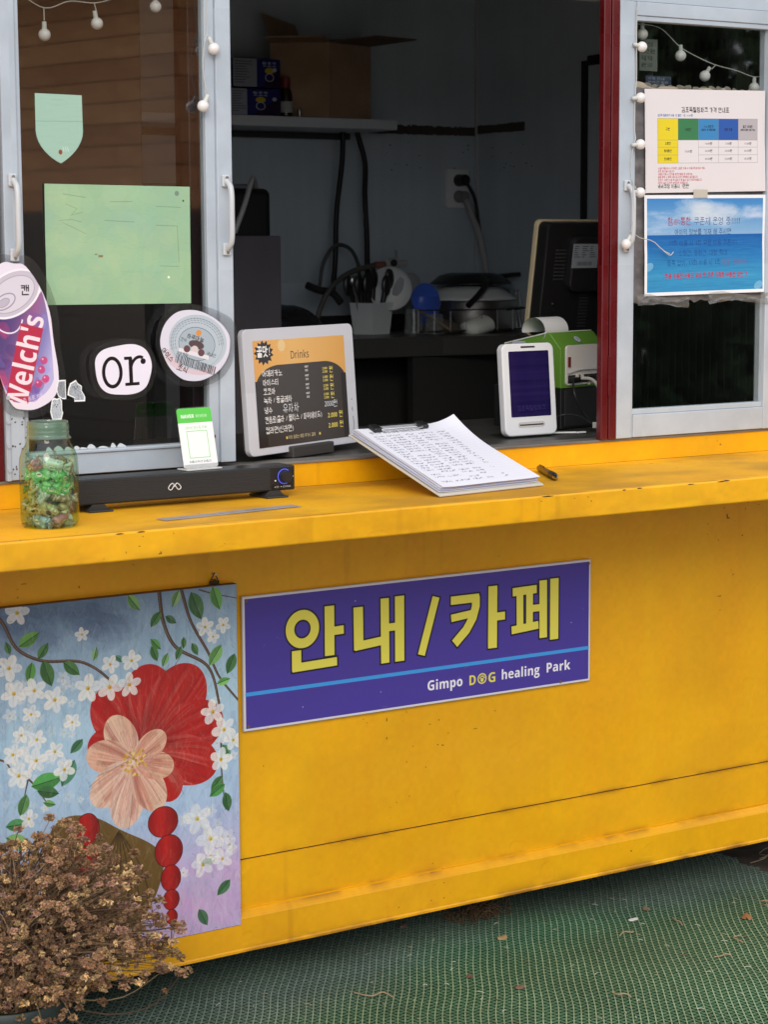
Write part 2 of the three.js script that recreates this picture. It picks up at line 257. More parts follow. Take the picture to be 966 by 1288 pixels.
// ---------------------------------------------------------------- the kiosk
const kiosk = thing('kiosk', 'yellow painted snack kiosk with a serving shelf and open sliding window', 'kiosk');
const KL = -0.7, KR = 4.05, KB = -2.1;
part('wall_panel', wallUV(bx(KL, KR, 0.3065, 1.012, -0.04, 0)), yellowWall, kiosk);
part('lower_panel', wallUV(bx(KL, KR, 0.202, 0.3035, -0.04, 0.0005)), yellowWall, kiosk);
part('seam', bx(KL, KR, 0.303, 0.307, -0.03, -0.003), rustM, kiosk);
{ // skirt: folded steel with a sloping top edge and a little rolled lip
  const s = poly([[-0.04, 0.2018], [0.0, 0.2018], [0.006, 0.2005], [0.017, 0.190], [0.0185, 0.186], [0.0185, 0.124], [0.0205, 0.121], [0.0205, 0.1165], [0.016, 0.115], [-0.04, 0.115]]);
  const g = new THREE.ExtrudeGeometry(s, { depth: KR - KL, bevelEnabled: false, steps: 60 }); g.rotateY(-Math.PI / 2); g.translate(0, 0, 0);
  // shape x -> z, extrusion -> -x
  const p = g.attributes.position; for (let i = 0; i < p.count; i++) { const x = p.getX(i), z = p.getZ(i); p.setXYZ(i, x + KR, p.getY(i), z); }
  g.computeVertexNormals();
  const q = g.attributes.position; for (let i = 0; i < q.count; i++) { const w = (fbm(q.getX(i) * 3, 2, 3) - 0.5) * 0.004; q.setY(i, q.getY(i) + w * (q.getY(i) < 0.15 ? 1 : 0.5)); q.setZ(i, q.getZ(i) + w * 0.6); }
  part('skirt', wallUV(g), yellowWall, kiosk);
}
{ // serving shelf: thin top with a bent down front lip
  const g = new RoundedBoxGeometry(4.75, 0.05, 0.402, 3, 0.004); const top = bx(KL, KR, 1.043, 1.061, 0.002, 0.398);
  const lip = new RoundedBoxGeometry(4.75, 0.052, 0.016, 3, 0.005); lip.translate((KL + KR) / 2, 1.0355, 0.396);
  part('shelf_top', shelfUV(top), yellowShelf, kiosk);
  part('shelf_lip', wallUV(lip), yellowWall, kiosk);
  const br = []; for (const x of [-0.2, 0.9, 2.02, 3.15]) br.push(extr(poly([[0, 0], [0.36, 0], [0.36, -0.012], [0.03, -0.03], [0, -0.03]]), 0.006).rotateY(-Math.PI / 2).translate(x, 1.043, 0.001));
  for (const b of br) part('shelf_bracket', wallUV(b), yellowWall, kiosk);
  // chipped paint along the lip
  const chips = []; for (let i = 0; i < 9; i++) { const x = i < 2 ? rr(1.4, 2.2) : rr(2.3, 3.05), l = rr(0.003, 0.016); const s = blob([[-l, 0], [-l * 0.4, rr(0.0006, 0.0016)], [l * 0.5, rr(0.0005, 0.0014)], [l, 0], [l * 0.3, -rr(0.0005, 0.0015)], [-l * 0.5, -0.001]]); const c = extr(s, 0.0006); c.translate(x, 1.0588 + rr(-0.001, 0.001), 0.4036); chips.push(c); }
  part('paint_chips', chips, rustM, kiosk).userData.kind = 'stuff';
}
part('riser', wallUV(bx(KL, KR, 1.0612, 1.108, -0.04, 0)), yellowWall, kiosk);
part('window_sill', [tri(rb(KL, KR, 1.1082, 1.114, -0.05, 0.004, 0.0015), 1)], sillM, kiosk);
part('service_desk', [tri(bx(1.2, 3.96, 1.085, 1.1125, -0.62, -0.052), 2)], M(0xffffff, 0.45, { map: speckle([60, 58, 55], 18, 20, 5) }), kiosk);
part('desk_front', bx(1.2, 3.96, 0.3, 1.084, -0.60, -0.58), darkM, kiosk);
part('interior_floor', bx(KL, KR, 0.118, 0.2, KB, -0.042), M([0.2, 0.19, 0.18], 0.8), kiosk);
part('back_wall', tri(bx(KL, KR, 0.201, 2.55, KB, -2.0), 0.7), inWall, kiosk);
part('side_wall', tri(bx(3.965, KR, 0.201, 2.55, -1.999, -0.041), 0.7), inWall, kiosk);
part('side_wall', tri(bx(KL, KL + 0.08, 0.201, 2.55, -1.999, -0.041), 0.7), inWall, kiosk);
part('ceiling', bx(KL, KR, 2.551, 2.6, KB, 0.06), M([0.6, 0.61, 0.62], 0.8), kiosk);
part('roof', rb(KL - 0.2, KR + 0.2, 2.602, 2.68, KB - 0.15, 0.22, 0.01), M([0.25, 0.26, 0.28], 0.5), kiosk);
part('header', tri(bx(KL, KR, 2.075, 2.55, -0.06, -0.001), 1), frameM, kiosk);
part('outer_wall', wallUV(bx(KL, 1.398, 1.1145, 2.0745, -0.05, -0.001)), yellowWall, kiosk);
part('outer_wall', wallUV(bx(3.412, KR, 1.1145, 2.0745, -0.05, -0.001)), yellowWall, kiosk);
// block under the kiosk, far back in the dark
for (const x of [0.2, 1.9, 3.6]) part('footing', bx(x - 0.15, x + 0.15, 0, 0.117, -1.6, -1.2), M([0.1, 0.1, 0.1], 0.9), kiosk);
// red posts: front right post with its groove, left post behind the sash with its shade put into a darker maroon, far left post
part('post', [rb(2.879, 2.8985, 1.1145, 2.0745, -0.006, 0.012, 0.003), rb(2.9025, 2.9245, 1.1145, 2.0745, -0.006, 0.0105, 0.003), bx(2.8975, 2.9035, 1.1145, 2.0745, -0.006, 0.004)].map((g) => tri(g, 2)), redM, kiosk);
part('post_catch', [rb(2.898, 2.904, 1.21, 1.3, 0.008, 0.0145, 0.001)], redM, kiosk);
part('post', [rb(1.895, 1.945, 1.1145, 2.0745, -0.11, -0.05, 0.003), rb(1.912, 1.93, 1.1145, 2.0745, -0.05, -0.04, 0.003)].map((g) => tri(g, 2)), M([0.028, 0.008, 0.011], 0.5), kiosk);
part('post', [rb(1.40, 1.472, 1.1145, 2.0745, -0.06, 0.006, 0.004)].map((g) => tri(g, 2)), redM, kiosk);
part('rust_spot', Array.from({ length: 14 }, () => { const g = extr(blob([[0, 0], [rr(0.001, 0.003), rr(0.001, 0.002)], [rr(0.002, 0.004), 0], [rr(0.001, 0.002), -rr(0.001, 0.003)]]), 0.0005); g.translate(rr(1.484, 1.509), rr(1.12, 1.235), 0.0101); return g; }), rustM, kiosk).userData.kind = 'stuff';
part('frame_track', [rb(1.4735, 1.482, 1.1145, 1.31, -0.03, 0.0125, 0.001), ...[1.135, 1.18, 1.225, 1.27].map((y) => rot(cyl(0.004, 0.004, 0.004, 0, 0, 0, 10), Math.PI / 2).translate(1.4775, y, 0.0135))].map((g) => tri(g, 3)), frameM, kiosk);
// interior trims
part('door_frame', [bx(3.955, 3.9648, 0.21, 2.094, -1.44, -1.412), bx(3.955, 3.9648, 2.08, 2.108, -1.411, -0.6)], blackMatte, kiosk);
part('door_leaf', tri(bx(3.96, 3.9646, 0.21, 2.079, -1.411, -0.65), 0.7), inWall, kiosk);
{ // rough strip on the wall where a longer shelf once ran
  const l = [], nn = 60; for (let i = 0; i < nn; i++) { const x = 3.44 + i / nn * 0.52, w = 0.015 + 0.006 * vnoise(i * 0.9, 3); l.push(bx(x, x + 0.0105, 1.905 - w * 0.5, 1.905 + w, -1.999, -1.9965 + rr(0, 0.002))); }
  for (let i = 0; i < 26; i++) { const z = -1.99 + i / 26 * 0.25, w = 0.014 + 0.005 * vnoise(i * 0.9, 9); l.push(bx(3.9612 - rr(0, 0.002), 3.9645, 1.912 - w * 0.6, 1.912 + w, z, z + 0.0115)); }
  for (let i = 0; i < 26; i++) { const a = rnd() < 0.6; const y = 1.87 - Math.abs(rr(-0.09, 0.09)), s = rr(0.002, 0.006); if (a) { const x = rr(3.6, 3.96); l.push(bx(x, x + s, y, y + s * 0.7, -1.9995, -1.998)); } else { const z = rr(-1.95, -1.7); l.push(bx(3.9633, 3.9647, y, y + s * 0.7, z, z + s)); } }
  part('wall_scar', l, M([0.075, 0.066, 0.056], 0.95), kiosk).userData.kind = 'stuff';
  const ribs = []; for (let i = 0; i < 42; i++) ribs.push(rb(3.952, 3.9595, 0.9, 2.5, -1.33 + i * 0.03, -1.318 + i * 0.03, 0.003)); ribs.push(bx(3.9572, 3.9598, 0.9, 2.5, -1.335, -0.065));
  part('ribbed_panel', ribs, M([0.045, 0.045, 0.046], 0.5), kiosk);
  part('corner_bead', bx(3.955, 3.9645, 0.21, 2.54, -1.9995, -1.99), M([0.55, 0.58, 0.6], 0.7), kiosk);
}
const wshelf = part('wall_shelf', [tri(rb(2.3, 3.492, 1.8915, 1.922, -1.999, -1.75, 0.003), 1)], M([0.66, 0.7, 0.74], 0.55), kiosk);
part('shelf_support', bx(2.3, 3.46, 1.872, 1.891, -1.998, -1.972), M([0.05, 0.05, 0.05], 0.8), kiosk);
const outlet = part('wall_outlet', [rb(3.84, 3.926, 1.664, 1.788, -1.9995, -1.988, 0.003)], M([0.93, 0.93, 0.94], 0.4), kiosk);
for (const y of [1.752, 1.70]) part('socket', [rot(cyl(0.019, 0.019, 0.002, 0, 0, 0, 24), Math.PI / 2).translate(3.884, y, -1.9875)], M([0.32, 0.33, 0.34], 0.4), outlet);

// ---------------------------------------------------------------- sliding sashes
function handle(parent, x, y0, y1, z, m) {
  const h = part('handle', [tube([[x, y0, z + 0.006], [x + 0.001, y0 + 0.012, z + 0.02], [x, (y0 + y1) / 2, z + 0.026], [x + 0.001, y1 - 0.012, z + 0.02], [x, y1, z + 0.006]], 0.0058, 30, 8)], m, parent);
  for (const y of [y0, y1]) { part('handle_mount', [rb(x - 0.0085, x + 0.0085, y - 0.012, y + 0.012, z, z + 0.0075, 0.003)], m, h); part('screw', [rot(cyl(0.003, 0.003, 0.003, 0, 0, 0, 10), Math.PI / 2).translate(x, y + (y === y0 ? -0.006 : 0.006), z + 0.008)], steel, h); }
}
const enamel = M([0.56, 0.58, 0.6], 0.3);
const sashL = thing('window_sash', 'left white sliding window sash carrying green papers and stickers', 'window');
part('stile', [rb(1.482, 1.512, 1.115, 2.073, -0.024, 0.01, 0.002), rb(1.512, 1.5215, 1.115, 2.073, -0.022, 0.004, 0.001)].map((g) => tri(g, 2)), frameM, sashL);
part('stile', [rb(1.925, 1.958, 1.1225, 2.073, -0.024, 0.01, 0.002), rb(1.904, 1.925, 1.1225, 2.073, -0.022, 0.003, 0.0015)].map((g) => tri(g, 2)), frameM, sashL);
part('rail', [rb(1.5215, 1.9037, 1.118, 1.157, -0.023, 0.008, 0.002), rb(1.5215, 1.9037, 1.157, 1.1645, -0.02, 0.0115, 0.003)].map((g) => tri(g, 2)), frameM, sashL);
part('rail', [rb(1.5215, 1.9037, 2.036, 2.073, -0.023, 0.008, 0.002)].map((g) => tri(g, 2)), frameM, sashL);
part('glass_pane', bx(1.519, 1.907, 1.16, 2.04, -0.0082, -0.0078), pane, sashL);
{ // old sealant curling off along the bottom of the glass
  const l = []; let x = 1.56; while (x < 1.72) { const w = rr(0.008, 0.02), h = rr(0.003, 0.008); l.push(extr(blob([[0, 0], [w * 0.3, h], [w * 0.7, h * rr(0.5, 1)], [w, 0], [w * 0.5, -0.001]]), 0.0015).translate(x, 1.1645, -0.0075)); x += w * rr(0.8, 1.4); }
  part('peeling_sealant', l, M([0.6, 0.62, 0.62], 0.6), sashL).userData.kind = 'stuff';
}
handle(sashL, 1.4985, 1.532, 1.668, 0.01, enamel); handle(sashL, 1.9415, 1.54, 1.672, 0.01, enamel);

const sashR = thing('window_sash', 'right white window sash with a price sheet and blue notice', 'window');
part('stile', [rb(2.9252, 2.966, 1.1145, 2.073, -0.024, 0.01, 0.002), rb(2.966, 2.974, 1.1145, 2.073, -0.022, 0.005, 0.001)].map((g) => tri(g, 2)), frameM, sashR);
part('stile', [rb(3.366, 3.41, 1.1145, 2.073, -0.024, 0.01, 0.002)].map((g) => tri(g, 2)), frameM, sashR);
part('rail', [rb(2.974, 3.366, 1.115, 1.166, -0.023, 0.009, 0.002), rb(2.974, 3.366, 1.166, 1.178, -0.02, 0.005, 0.002)].map((g) => tri(g, 2)), frameM, sashR);
part('rail', [rb(2.974, 3.366, 2.043, 2.073, -0.023, 0.009, 0.002), rb(2.974, 3.366, 2.032, 2.043, -0.02, 0.006, 0.002)].map((g) => tri(g, 2)), frameM, sashR);
part('glass_pane', bx(2.972, 3.367, 1.174, 2.034, -0.0082, -0.0078), pane, sashR);
handle(sashR, 2.9455, 1.54, 1.674, 0.01, enamel);

// ---------------------------------------------------------------- papers and stickers on the left sash
function sheetBox(w, h, t, curl = 0.001, sx = 14, sy = 10) { const g = new THREE.BoxGeometry(w, h, t, sx, sy, 1); const p = g.attributes.position; for (let i = 0; i < p.count; i++) { const x = p.getX(i) / w, y = p.getY(i) / h; p.setZ(i, p.getZ(i) + curl * (fbm(x * 2 + 7 + w * 30, y * 2 + 3, 2) + Math.pow(Math.abs(x * 2), 6) * 0.5 * (y < 0 ? 1.3 : 0.5))); } g.computeVertexNormals(); return flat(g); }
const greenTex = canvTex(512, 372, (x, w, h) => {
  x.fillStyle = '#97b991'; x.fillRect(0, 0, w, h);
  for (let i = 0; i < 120; i++) { x.fillStyle = ['rgba(150,196,160,0.10)', 'rgba(190,205,150,0.10)', 'rgba(140,180,160,0.08)'][i % 3]; x.beginPath(); x.ellipse(rnd() * w, rnd() * h, rr(20, 90), rr(15, 60), rnd() * 3, 0, 7); x.fill(); }
  for (let i = 0; i < 700; i++) { x.fillStyle = `rgba(90,120,80,${rr(0.03, 0.12)})`; x.fillRect(rnd() * w, rnd() * h, rr(2, 30), 1); }
  x.strokeStyle = 'rgba(60,75,50,0.42)'; x.lineWidth = 1.7;
  const L = (...p) => { x.beginPath(); x.moveTo(p[0], p[1]); for (let i = 2; i < p.length; i += 2) x.lineTo(p[i], p[i + 1]); x.stroke(); };
  L(62, 30, 140, 40); L(225, 52, 305, 50); L(205, 110, 310, 114); L(388, 64, 480, 66); L(388, 124, 465, 125); x.strokeStyle = 'rgba(60,75,50,0.4)'; L(465, 125, 470, 240); L(400, 252, 470, 254); 
  x.strokeStyle = 'rgba(80,70,40,0.3)'; L(50, 112, 90, 108, 125, 116); L(60, 118, 140, 152); L(70, 60, 110, 75, 90, 95, 130, 85);
  x.fillStyle = 'rgba(120,90,40,0.7)'; x.fillRect(182, 218, 16, 7); x.fillRect(170, 214, 8, 4); x.fillStyle = '#f2f4e4'; x.beginPath(); x.arc(432, 288, 4, 0, 7); x.fill(); x.fillStyle = 'rgba(80,90,80,0.5)'; x.beginPath(); x.arc(465, 22, 8, 0, 7); x.fill(); x.fillStyle = '#333'; x.beginPath(); x.arc(488, 45, 3, 0, 7); x.fill();
});
{ const o = one('green_paper', sheetBox(0.303, 0.224, 0.0006, 0.0025), M(0xffffff, 0.55, { map: greenTex }), 'large faded green rectangular paper stuck on the left window glass', 'paper'); o.position.set(1.719, 1.5495, -0.0055); o.rotation.z = -0.008; }
{
  const s = new THREE.Shape(); s.moveTo(-0.047, 0.064); s.lineTo(0.047, 0.063); s.lineTo(0.048, -0.004); s.bezierCurveTo(0.047, -0.03, 0.022, -0.052, 0.002, -0.063); s.bezierCurveTo(-0.02, -0.054, -0.046, -0.032, -0.047, -0.004); s.closePath();
  const tex = canvTex(200, 270, (x, w, h) => { x.fillStyle = '#9fc0ad'; x.fillRect(0, 0, w, h); for (let i = 0; i < 200; i++) { x.fillStyle = `rgba(120,160,140,${rr(0.03, 0.09)})`; x.fillRect(rnd() * w, rnd() * h, rr(5, 80), rr(1, 5)); } x.strokeStyle = 'rgba(90,120,110,0.4)'; x.lineWidth = 2; x.beginPath(); x.moveTo(0, 108); x.lineTo(200, 104); x.stroke(); x.fillStyle = '#8a4424'; x.beginPath(); x.ellipse(102, 226, 8, 10, 0, 0, 7); x.fill(); x.strokeStyle = '#d5e5dc'; for (const k of [112, 122, 132]) { x.beginPath(); x.moveTo(k, 204); x.lineTo(k + 5, 224); x.stroke(); } });
  const o = one('shield_sticker', flat(extr(s, 0.0006)), M(0xffffff, 0.5, { map: tex }), 'pale green shield shaped sticker high on the left window glass', 'sticker'); o.position.set(1.6025, 1.7635, -0.0072);
}
function laminated(name, label, outline, inner, tex, pos, category = 'sticker') {
  const t = thing(name, label, category, pos);
  part('print', flat(extr(inner, 0.0008, 0, 40)), M(0xffffff, 0.28, { map: tex }), t, [0, 0, 0.0006]);
  part('clear_film', flat(extr(outline, 0.0004, 0, 40)), film, t);
  return t;
}
{ // drinks can cut-out
  const inner = blob([[-0.02, 0.128], [0.008, 0.118], [0.045, 0.052], [0.056, -0.02], [0.064, -0.08], [0.058, -0.115], [0.03, -0.137], [-0.005, -0.142], [-0.035, -0.125], [-0.06, -0.05], [-0.082, 0.05], [-0.07, 0.1], [-0.045, 0.128]]);
  const outer = blob([[-0.02, 0.142], [0.022, 0.132], [0.062, 0.055], [0.07, -0.03], [0.078, -0.085], [0.067, -0.128], [0.035, -0.152], [-0.01, -0.156], [-0.05, -0.135], [-0.075, -0.05], [-0.096, 0.05], [-0.083, 0.11], [-0.05, 0.142]]);
  const tex = canvTex(512, 960, (x, w, h) => { // front bounding box about 0.146 x 0.27
    x.fillStyle = '#e9e0ee'; x.fillRect(0, 0, w, h);
    x.save(); x.translate(0, 0);
    const g = x.createLinearGradient(40, 400, 500, 560); g.addColorStop(0, '#453a6e'); g.addColorStop(0.3, '#5f4a80'); g.addColorStop(0.55, '#98628e'); g.addColorStop(0.78, '#857fb6'); g.addColorStop(1, '#b9b3df'); x.fillStyle = g;
    x.beginPath(); x.moveTo(40, 330); x.bezierCurveTo(150, 420, 300, 330, 405, 190); x.bezierCurveTo(455, 300, 475, 640, 478, 760); x.bezierCurveTo(440, 880, 300, 935, 190, 900); x.bezierCurveTo(110, 800, 40, 560, 40, 330); x.fill();
    for (let i = 0; i < 26; i++) { x.fillStyle = ['rgba(215,70,120,0.35)', 'rgba(120,80,170,0.35)', 'rgba(150,150,220,0.3)', 'rgba(70,50,110,0.3)'][i % 4]; x.beginPath(); x.ellipse(rr(90, 450), rr(360, 860), rr(18, 60), rr(18, 60), rnd() * 3, 0, 7); x.fill(); }
    for (const [a, b] of [[392, 700], [420, 760], [370, 790], [410, 640]]) { x.fillStyle = 'rgba(208,60,110,0.75)'; x.beginPath(); x.arc(a, b, 26, 0, 7); x.fill(); x.fillStyle = 'rgba(255,220,235,0.8)'; x.beginPath(); x.arc(a - 8, b - 9, 6, 0, 7); x.fill(); }
    x.fillStyle = '#c9c1cd'; x.strokeStyle = '#f4eef5'; x.lineWidth = 14; x.beginPath(); x.ellipse(205, 205, 205, 135, -0.52, 0, 7); x.fill(); x.stroke(); // lid
    x.fillStyle = '#d9d2dc'; x.beginPath(); x.ellipse(205, 208, 165, 102, -0.52, 0, 7); x.fill(); x.strokeStyle = '#aba2b2'; x.lineWidth = 5; x.stroke();
    x.strokeStyle = '#9d94a6'; x.lineWidth = 8; x.beginPath(); x.ellipse(150, 255, 78, 44, -0.5, 0, 7); x.stroke(); x.beginPath(); x.ellipse(142, 262, 42, 22, -0.5, 0, 7); x.stroke(); x.fillStyle = '#bfb7c5'; x.fill();
    x.strokeStyle = '#e8dff0'; x.lineWidth = 10; x.beginPath(); x.moveTo(95, 420); x.bezierCurveTo(160, 480, 250, 470, 268, 370); x.stroke();
    x.save(); x.translate(300, 650); x.rotate(-1.33); x.fillStyle = '#b8334e'; x.fillRect(-262, -104, 500, 160); x.fillStyle = '#f0dfe6'; x.font = 'bold 184px sans-serif'; x.textAlign = 'center'; x.scale(0.92, 1.12); x.fillText("Welch's", 0, 44); x.restore();
    ktext(x, '캔', 265, 150, 62, { lw: 8, color: '#1a1418', wob: 4 });
    x.save(); x.translate(230, 890); x.rotate(-0.25); ktext(x, '과즙 음료 355', 0, 0, 26, { lw: 2.5, color: '#e8e2f4' }); x.restore();
    x.restore();
  });
  laminated('can_sticker', 'laminated grape soda can cut-out stuck at the left window edge', outer, inner, tex, [1.5155, 1.3885, 0.014]);
}
{ // the word or
  const inner = blob([[-0.058, 0.002], [-0.05, 0.034], [-0.01, 0.046], [0.035, 0.044], [0.058, 0.018], [0.055, -0.018], [0.035, -0.043], [-0.008, -0.047], [-0.045, -0.035]]);
  const outer = blob([[-0.07, 0.0], [-0.062, 0.038], [-0.02, 0.056], [0.04, 0.053], [0.068, 0.02], [0.064, -0.025], [0.038, -0.053], [-0.015, -0.057], [-0.055, -0.043]]);
  const tex = canvTex(512, 420, (x, w, h) => { x.fillStyle = '#ece6f3'; x.fillRect(0, 0, w, h); x.fillStyle = '#1d1416'; x.strokeStyle = '#1d1416'; x.lineWidth = 30; x.beginPath(); x.ellipse(150, 226, 78, 118, 0, 0, 7); x.stroke(); x.lineWidth = 34; x.lineCap = 'butt'; x.beginPath(); x.moveTo(318, 112); x.lineTo(318, 330); x.stroke(); x.lineWidth = 26; x.beginPath(); x.moveTo(262, 116); x.lineTo(330, 116); x.moveTo(262, 334); x.lineTo(392, 334); x.stroke(); x.beginPath(); x.moveTo(322, 190); x.bezierCurveTo(340, 120, 400, 95, 432, 122); x.stroke(); x.beginPath(); x.arc(434, 150, 24, 0, 7); x.fill(); });
  const t = laminated('word_sticker', 'white rounded sticker with the word or in black letters', outer, inner, tex, [1.7135, 1.3135, 0.014]); t.rotation.z = 0.03;
}
{ // cup lid print
  const inner = blob([[-0.073, 0.02], [-0.05, 0.058], [-0.01, 0.07], [0.035, 0.058], [0.07, 0.03], [0.078, 0.0], [0.066, -0.035], [0.035, -0.06], [-0.005, -0.068], [-0.04, -0.055], [-0.066, -0.02]]);
  const outer = blob([[-0.082, 0.024], [-0.058, 0.07], [-0.01, 0.082], [0.06, 0.064], [0.092, 0.036], [0.09, -0.01], [0.074, -0.05], [0.04, -0.074], [-0.01, -0.079], [-0.05, -0.066], [-0.075, -0.025]]);
  const tex = canvTex(640, 600, (x, w, h) => {
    x.fillStyle = '#dbd8e4'; x.fillRect(0, 0, w, h); x.save(); x.translate(325, 285); x.rotate(0.28);
    x.fillStyle = '#d9c3cb'; x.beginPath(); x.ellipse(-10, 150, 240, 110, 0, 0, 7); x.fill(); x.fillStyle = '#b9c4cd'; x.beginPath(); x.ellipse(14, -14, 268, 232, 0, 0, 7); x.fill();
    x.strokeStyle = '#8e9aa6'; x.lineWidth = 3; x.beginPath(); x.ellipse(10, -5, 236, 206, 0, 0, 7); x.stroke();
    x.strokeStyle = '#5a6068'; x.lineWidth = 6; for (const [r, q] of [[244, 210], [224, 192], [204, 174]]) { x.setLineDash([3, 5, 8, 4, 2, 7]); x.beginPath(); x.ellipse(10, -5, r, q, 0, 2.6, 6.1); x.stroke(); } x.setLineDash([]);
    x.fillStyle = '#aab7c0'; x.strokeStyle = '#4b5560'; x.lineWidth = 4; x.beginPath(); x.ellipse(8, 0, 168, 138, 0, 0, 7); x.fill(); x.stroke();
    x.fillStyle = '#d8934e'; x.beginPath(); x.arc(0, -92, 26, 0, 7); x.fill(); ktext(x, '하루마늘', -95, -66, 40, { lw: 5, color: '#4a4448' });
    x.fillStyle = '#5b4a4c'; x.beginPath(); x.ellipse(5, 8, 72, 36, 0, 0, 7); x.fill(); x.fillStyle = '#d8c9cb'; x.beginPath(); x.ellipse(0, 52, 34, 34, 0, 0, 7); x.fill(); x.fillStyle = '#e5dde2'; x.fillRect(-140, 70, 285, 34);
    for (const k of [-70, 66]) { x.fillStyle = '#6b4a4e'; x.beginPath(); x.arc(k, 62, 30, 0, 7); x.fill(); }
    ktext(x, '영양 만점', -150, 100, 24, { lw: 3, color: '#55606a' }); ktext(x, '국내산', 118, 40, 30, { lw: 4, color: '#55606a' }); ktext(x, '간식', -148, -20, 30, { lw: 4, color: '#55606a' });
    let bxp = -150; while (bxp < 230) { const bw = rr(2, 9); x.fillStyle = '#2b2730'; x.fillRect(bxp, 132 + bxp * 0.06, bw, 74); bxp += bw + rr(3, 9); }
    x.save(); x.translate(-268, 96); x.rotate(0.62); ktext(x, '아이스', 0, 0, 46, { lw: 6, color: '#1c181c', wob: 6 }); x.restore(); x.save(); x.translate(-112, 200); x.rotate(0.12); ktext(x, '초식', 0, 0, 54, { lw: 6, color: '#1c181c', wob: 7 }); x.restore();
    x.restore();
  });
  laminated('lid_sticker', 'laminated round cup lid print with barcode overlapping the sash edge', outer, inner, tex, [1.8665, 1.354, 0.014]);
}
{ // three little grey puppy photographs cut out with white edges
  const mk = (pts, c, pos, label) => {
    const tex = canvTex(128, 160, (x, w, h) => { x.fillStyle = '#f2f4f6'; x.fillRect(0, 0, w, h); x.save(); x.beginPath(); const P = pts.map((p) => [64 + (p[0] - 0) * 1080 * 1, 80 - p[1] * 1080]); x.restore(); x.fillStyle = c; x.beginPath(); P.forEach((p, i) => { const a = 64 + (p[0] - 64) * 0.86 * w / 64, b = 80 + (p[1] - 80) * 0.86 * h / 80; const X = (pts[i][0] - bb[0]) / (bb[2] - bb[0]) * w, Y = h - (pts[i][1] - bb[1]) / (bb[3] - bb[1]) * h; const qx = w / 2 + (X - w / 2) * 0.84, qy = h / 2 + (Y - h / 2) * 0.86; i ? x.lineTo(qx, qy) : x.moveTo(qx, qy); }); x.closePath(); x.fill(); x.clip(); for (let i = 0; i < 260; i++) { const k = Math.floor(rr(45, 245)); x.strokeStyle = `rgba(${k},${k + 4},${k + 10},0.4)`; x.lineWidth = rr(2, 6); const a = rnd() * w, b = rnd() * h; x.beginPath(); x.moveTo(a, b); x.lineTo(a + rr(-8, 8), b + rr(4, 16)); x.stroke(); } x.fillStyle = '#1b1d20'; for (const [a, b] of [[50, 52], [74, 52], [62, 66]]) { x.beginPath(); x.arc(a, b, 4.5, 0, 7); x.fill(); } });
    const o = one('puppy_sticker', flat(extr(poly(pts), 0.0006)), M(0xffffff, 0.4, { map: tex }), label, 'sticker', 'puppy cut-outs on the window'); o.position.set(...pos);
  };
  let bb; const B = (p) => [Math.min(...p.map((q) => q[0])), Math.min(...p.map((q) => q[1])), Math.max(...p.map((q) => q[0])), Math.max(...p.map((q) => q[1]))];
  const a = [[-0.006, 0.018], [0.009, 0.018], [0.009, -0.018], [0.002, -0.018], [-0.007, -0.012], [-0.01, 0.0]]; bb = B(a); mk(a, '#8a9098', [1.584, 1.281, 0.0158], 'upper left little puppy cut-out sticker, half under the can sticker');
  const b = [[-0.016, 0.004], [-0.012, 0.014], [-0.004, 0.018], [0.0, 0.02], [0.003, 0.014], [0.012, 0.008], [0.011, 0], [0.018, -0.012], [0.018, -0.021], [-0.004, -0.021], [-0.004, -0.014], [-0.018, -0.008]]; bb = B(b); mk(b, '#a4abb3', [1.6145, 1.278, 0.0145], 'right hand little puppy cut-out sticker with one pointed ear');
  const c = [[-0.009, 0.018], [-0.004, 0.02], [0.002, 0.018], [0.007, 0.021], [0.011, 0.014], [0.011, -0.004], [0.013, -0.008], [0.009, -0.022], [-0.009, -0.022], [-0.013, -0.006]]; bb = B(c); mk(c, '#b9c1c9', [1.574, 1.246, 0.0145], 'lowest little puppy cut-out sticker just above the glass jar');
}

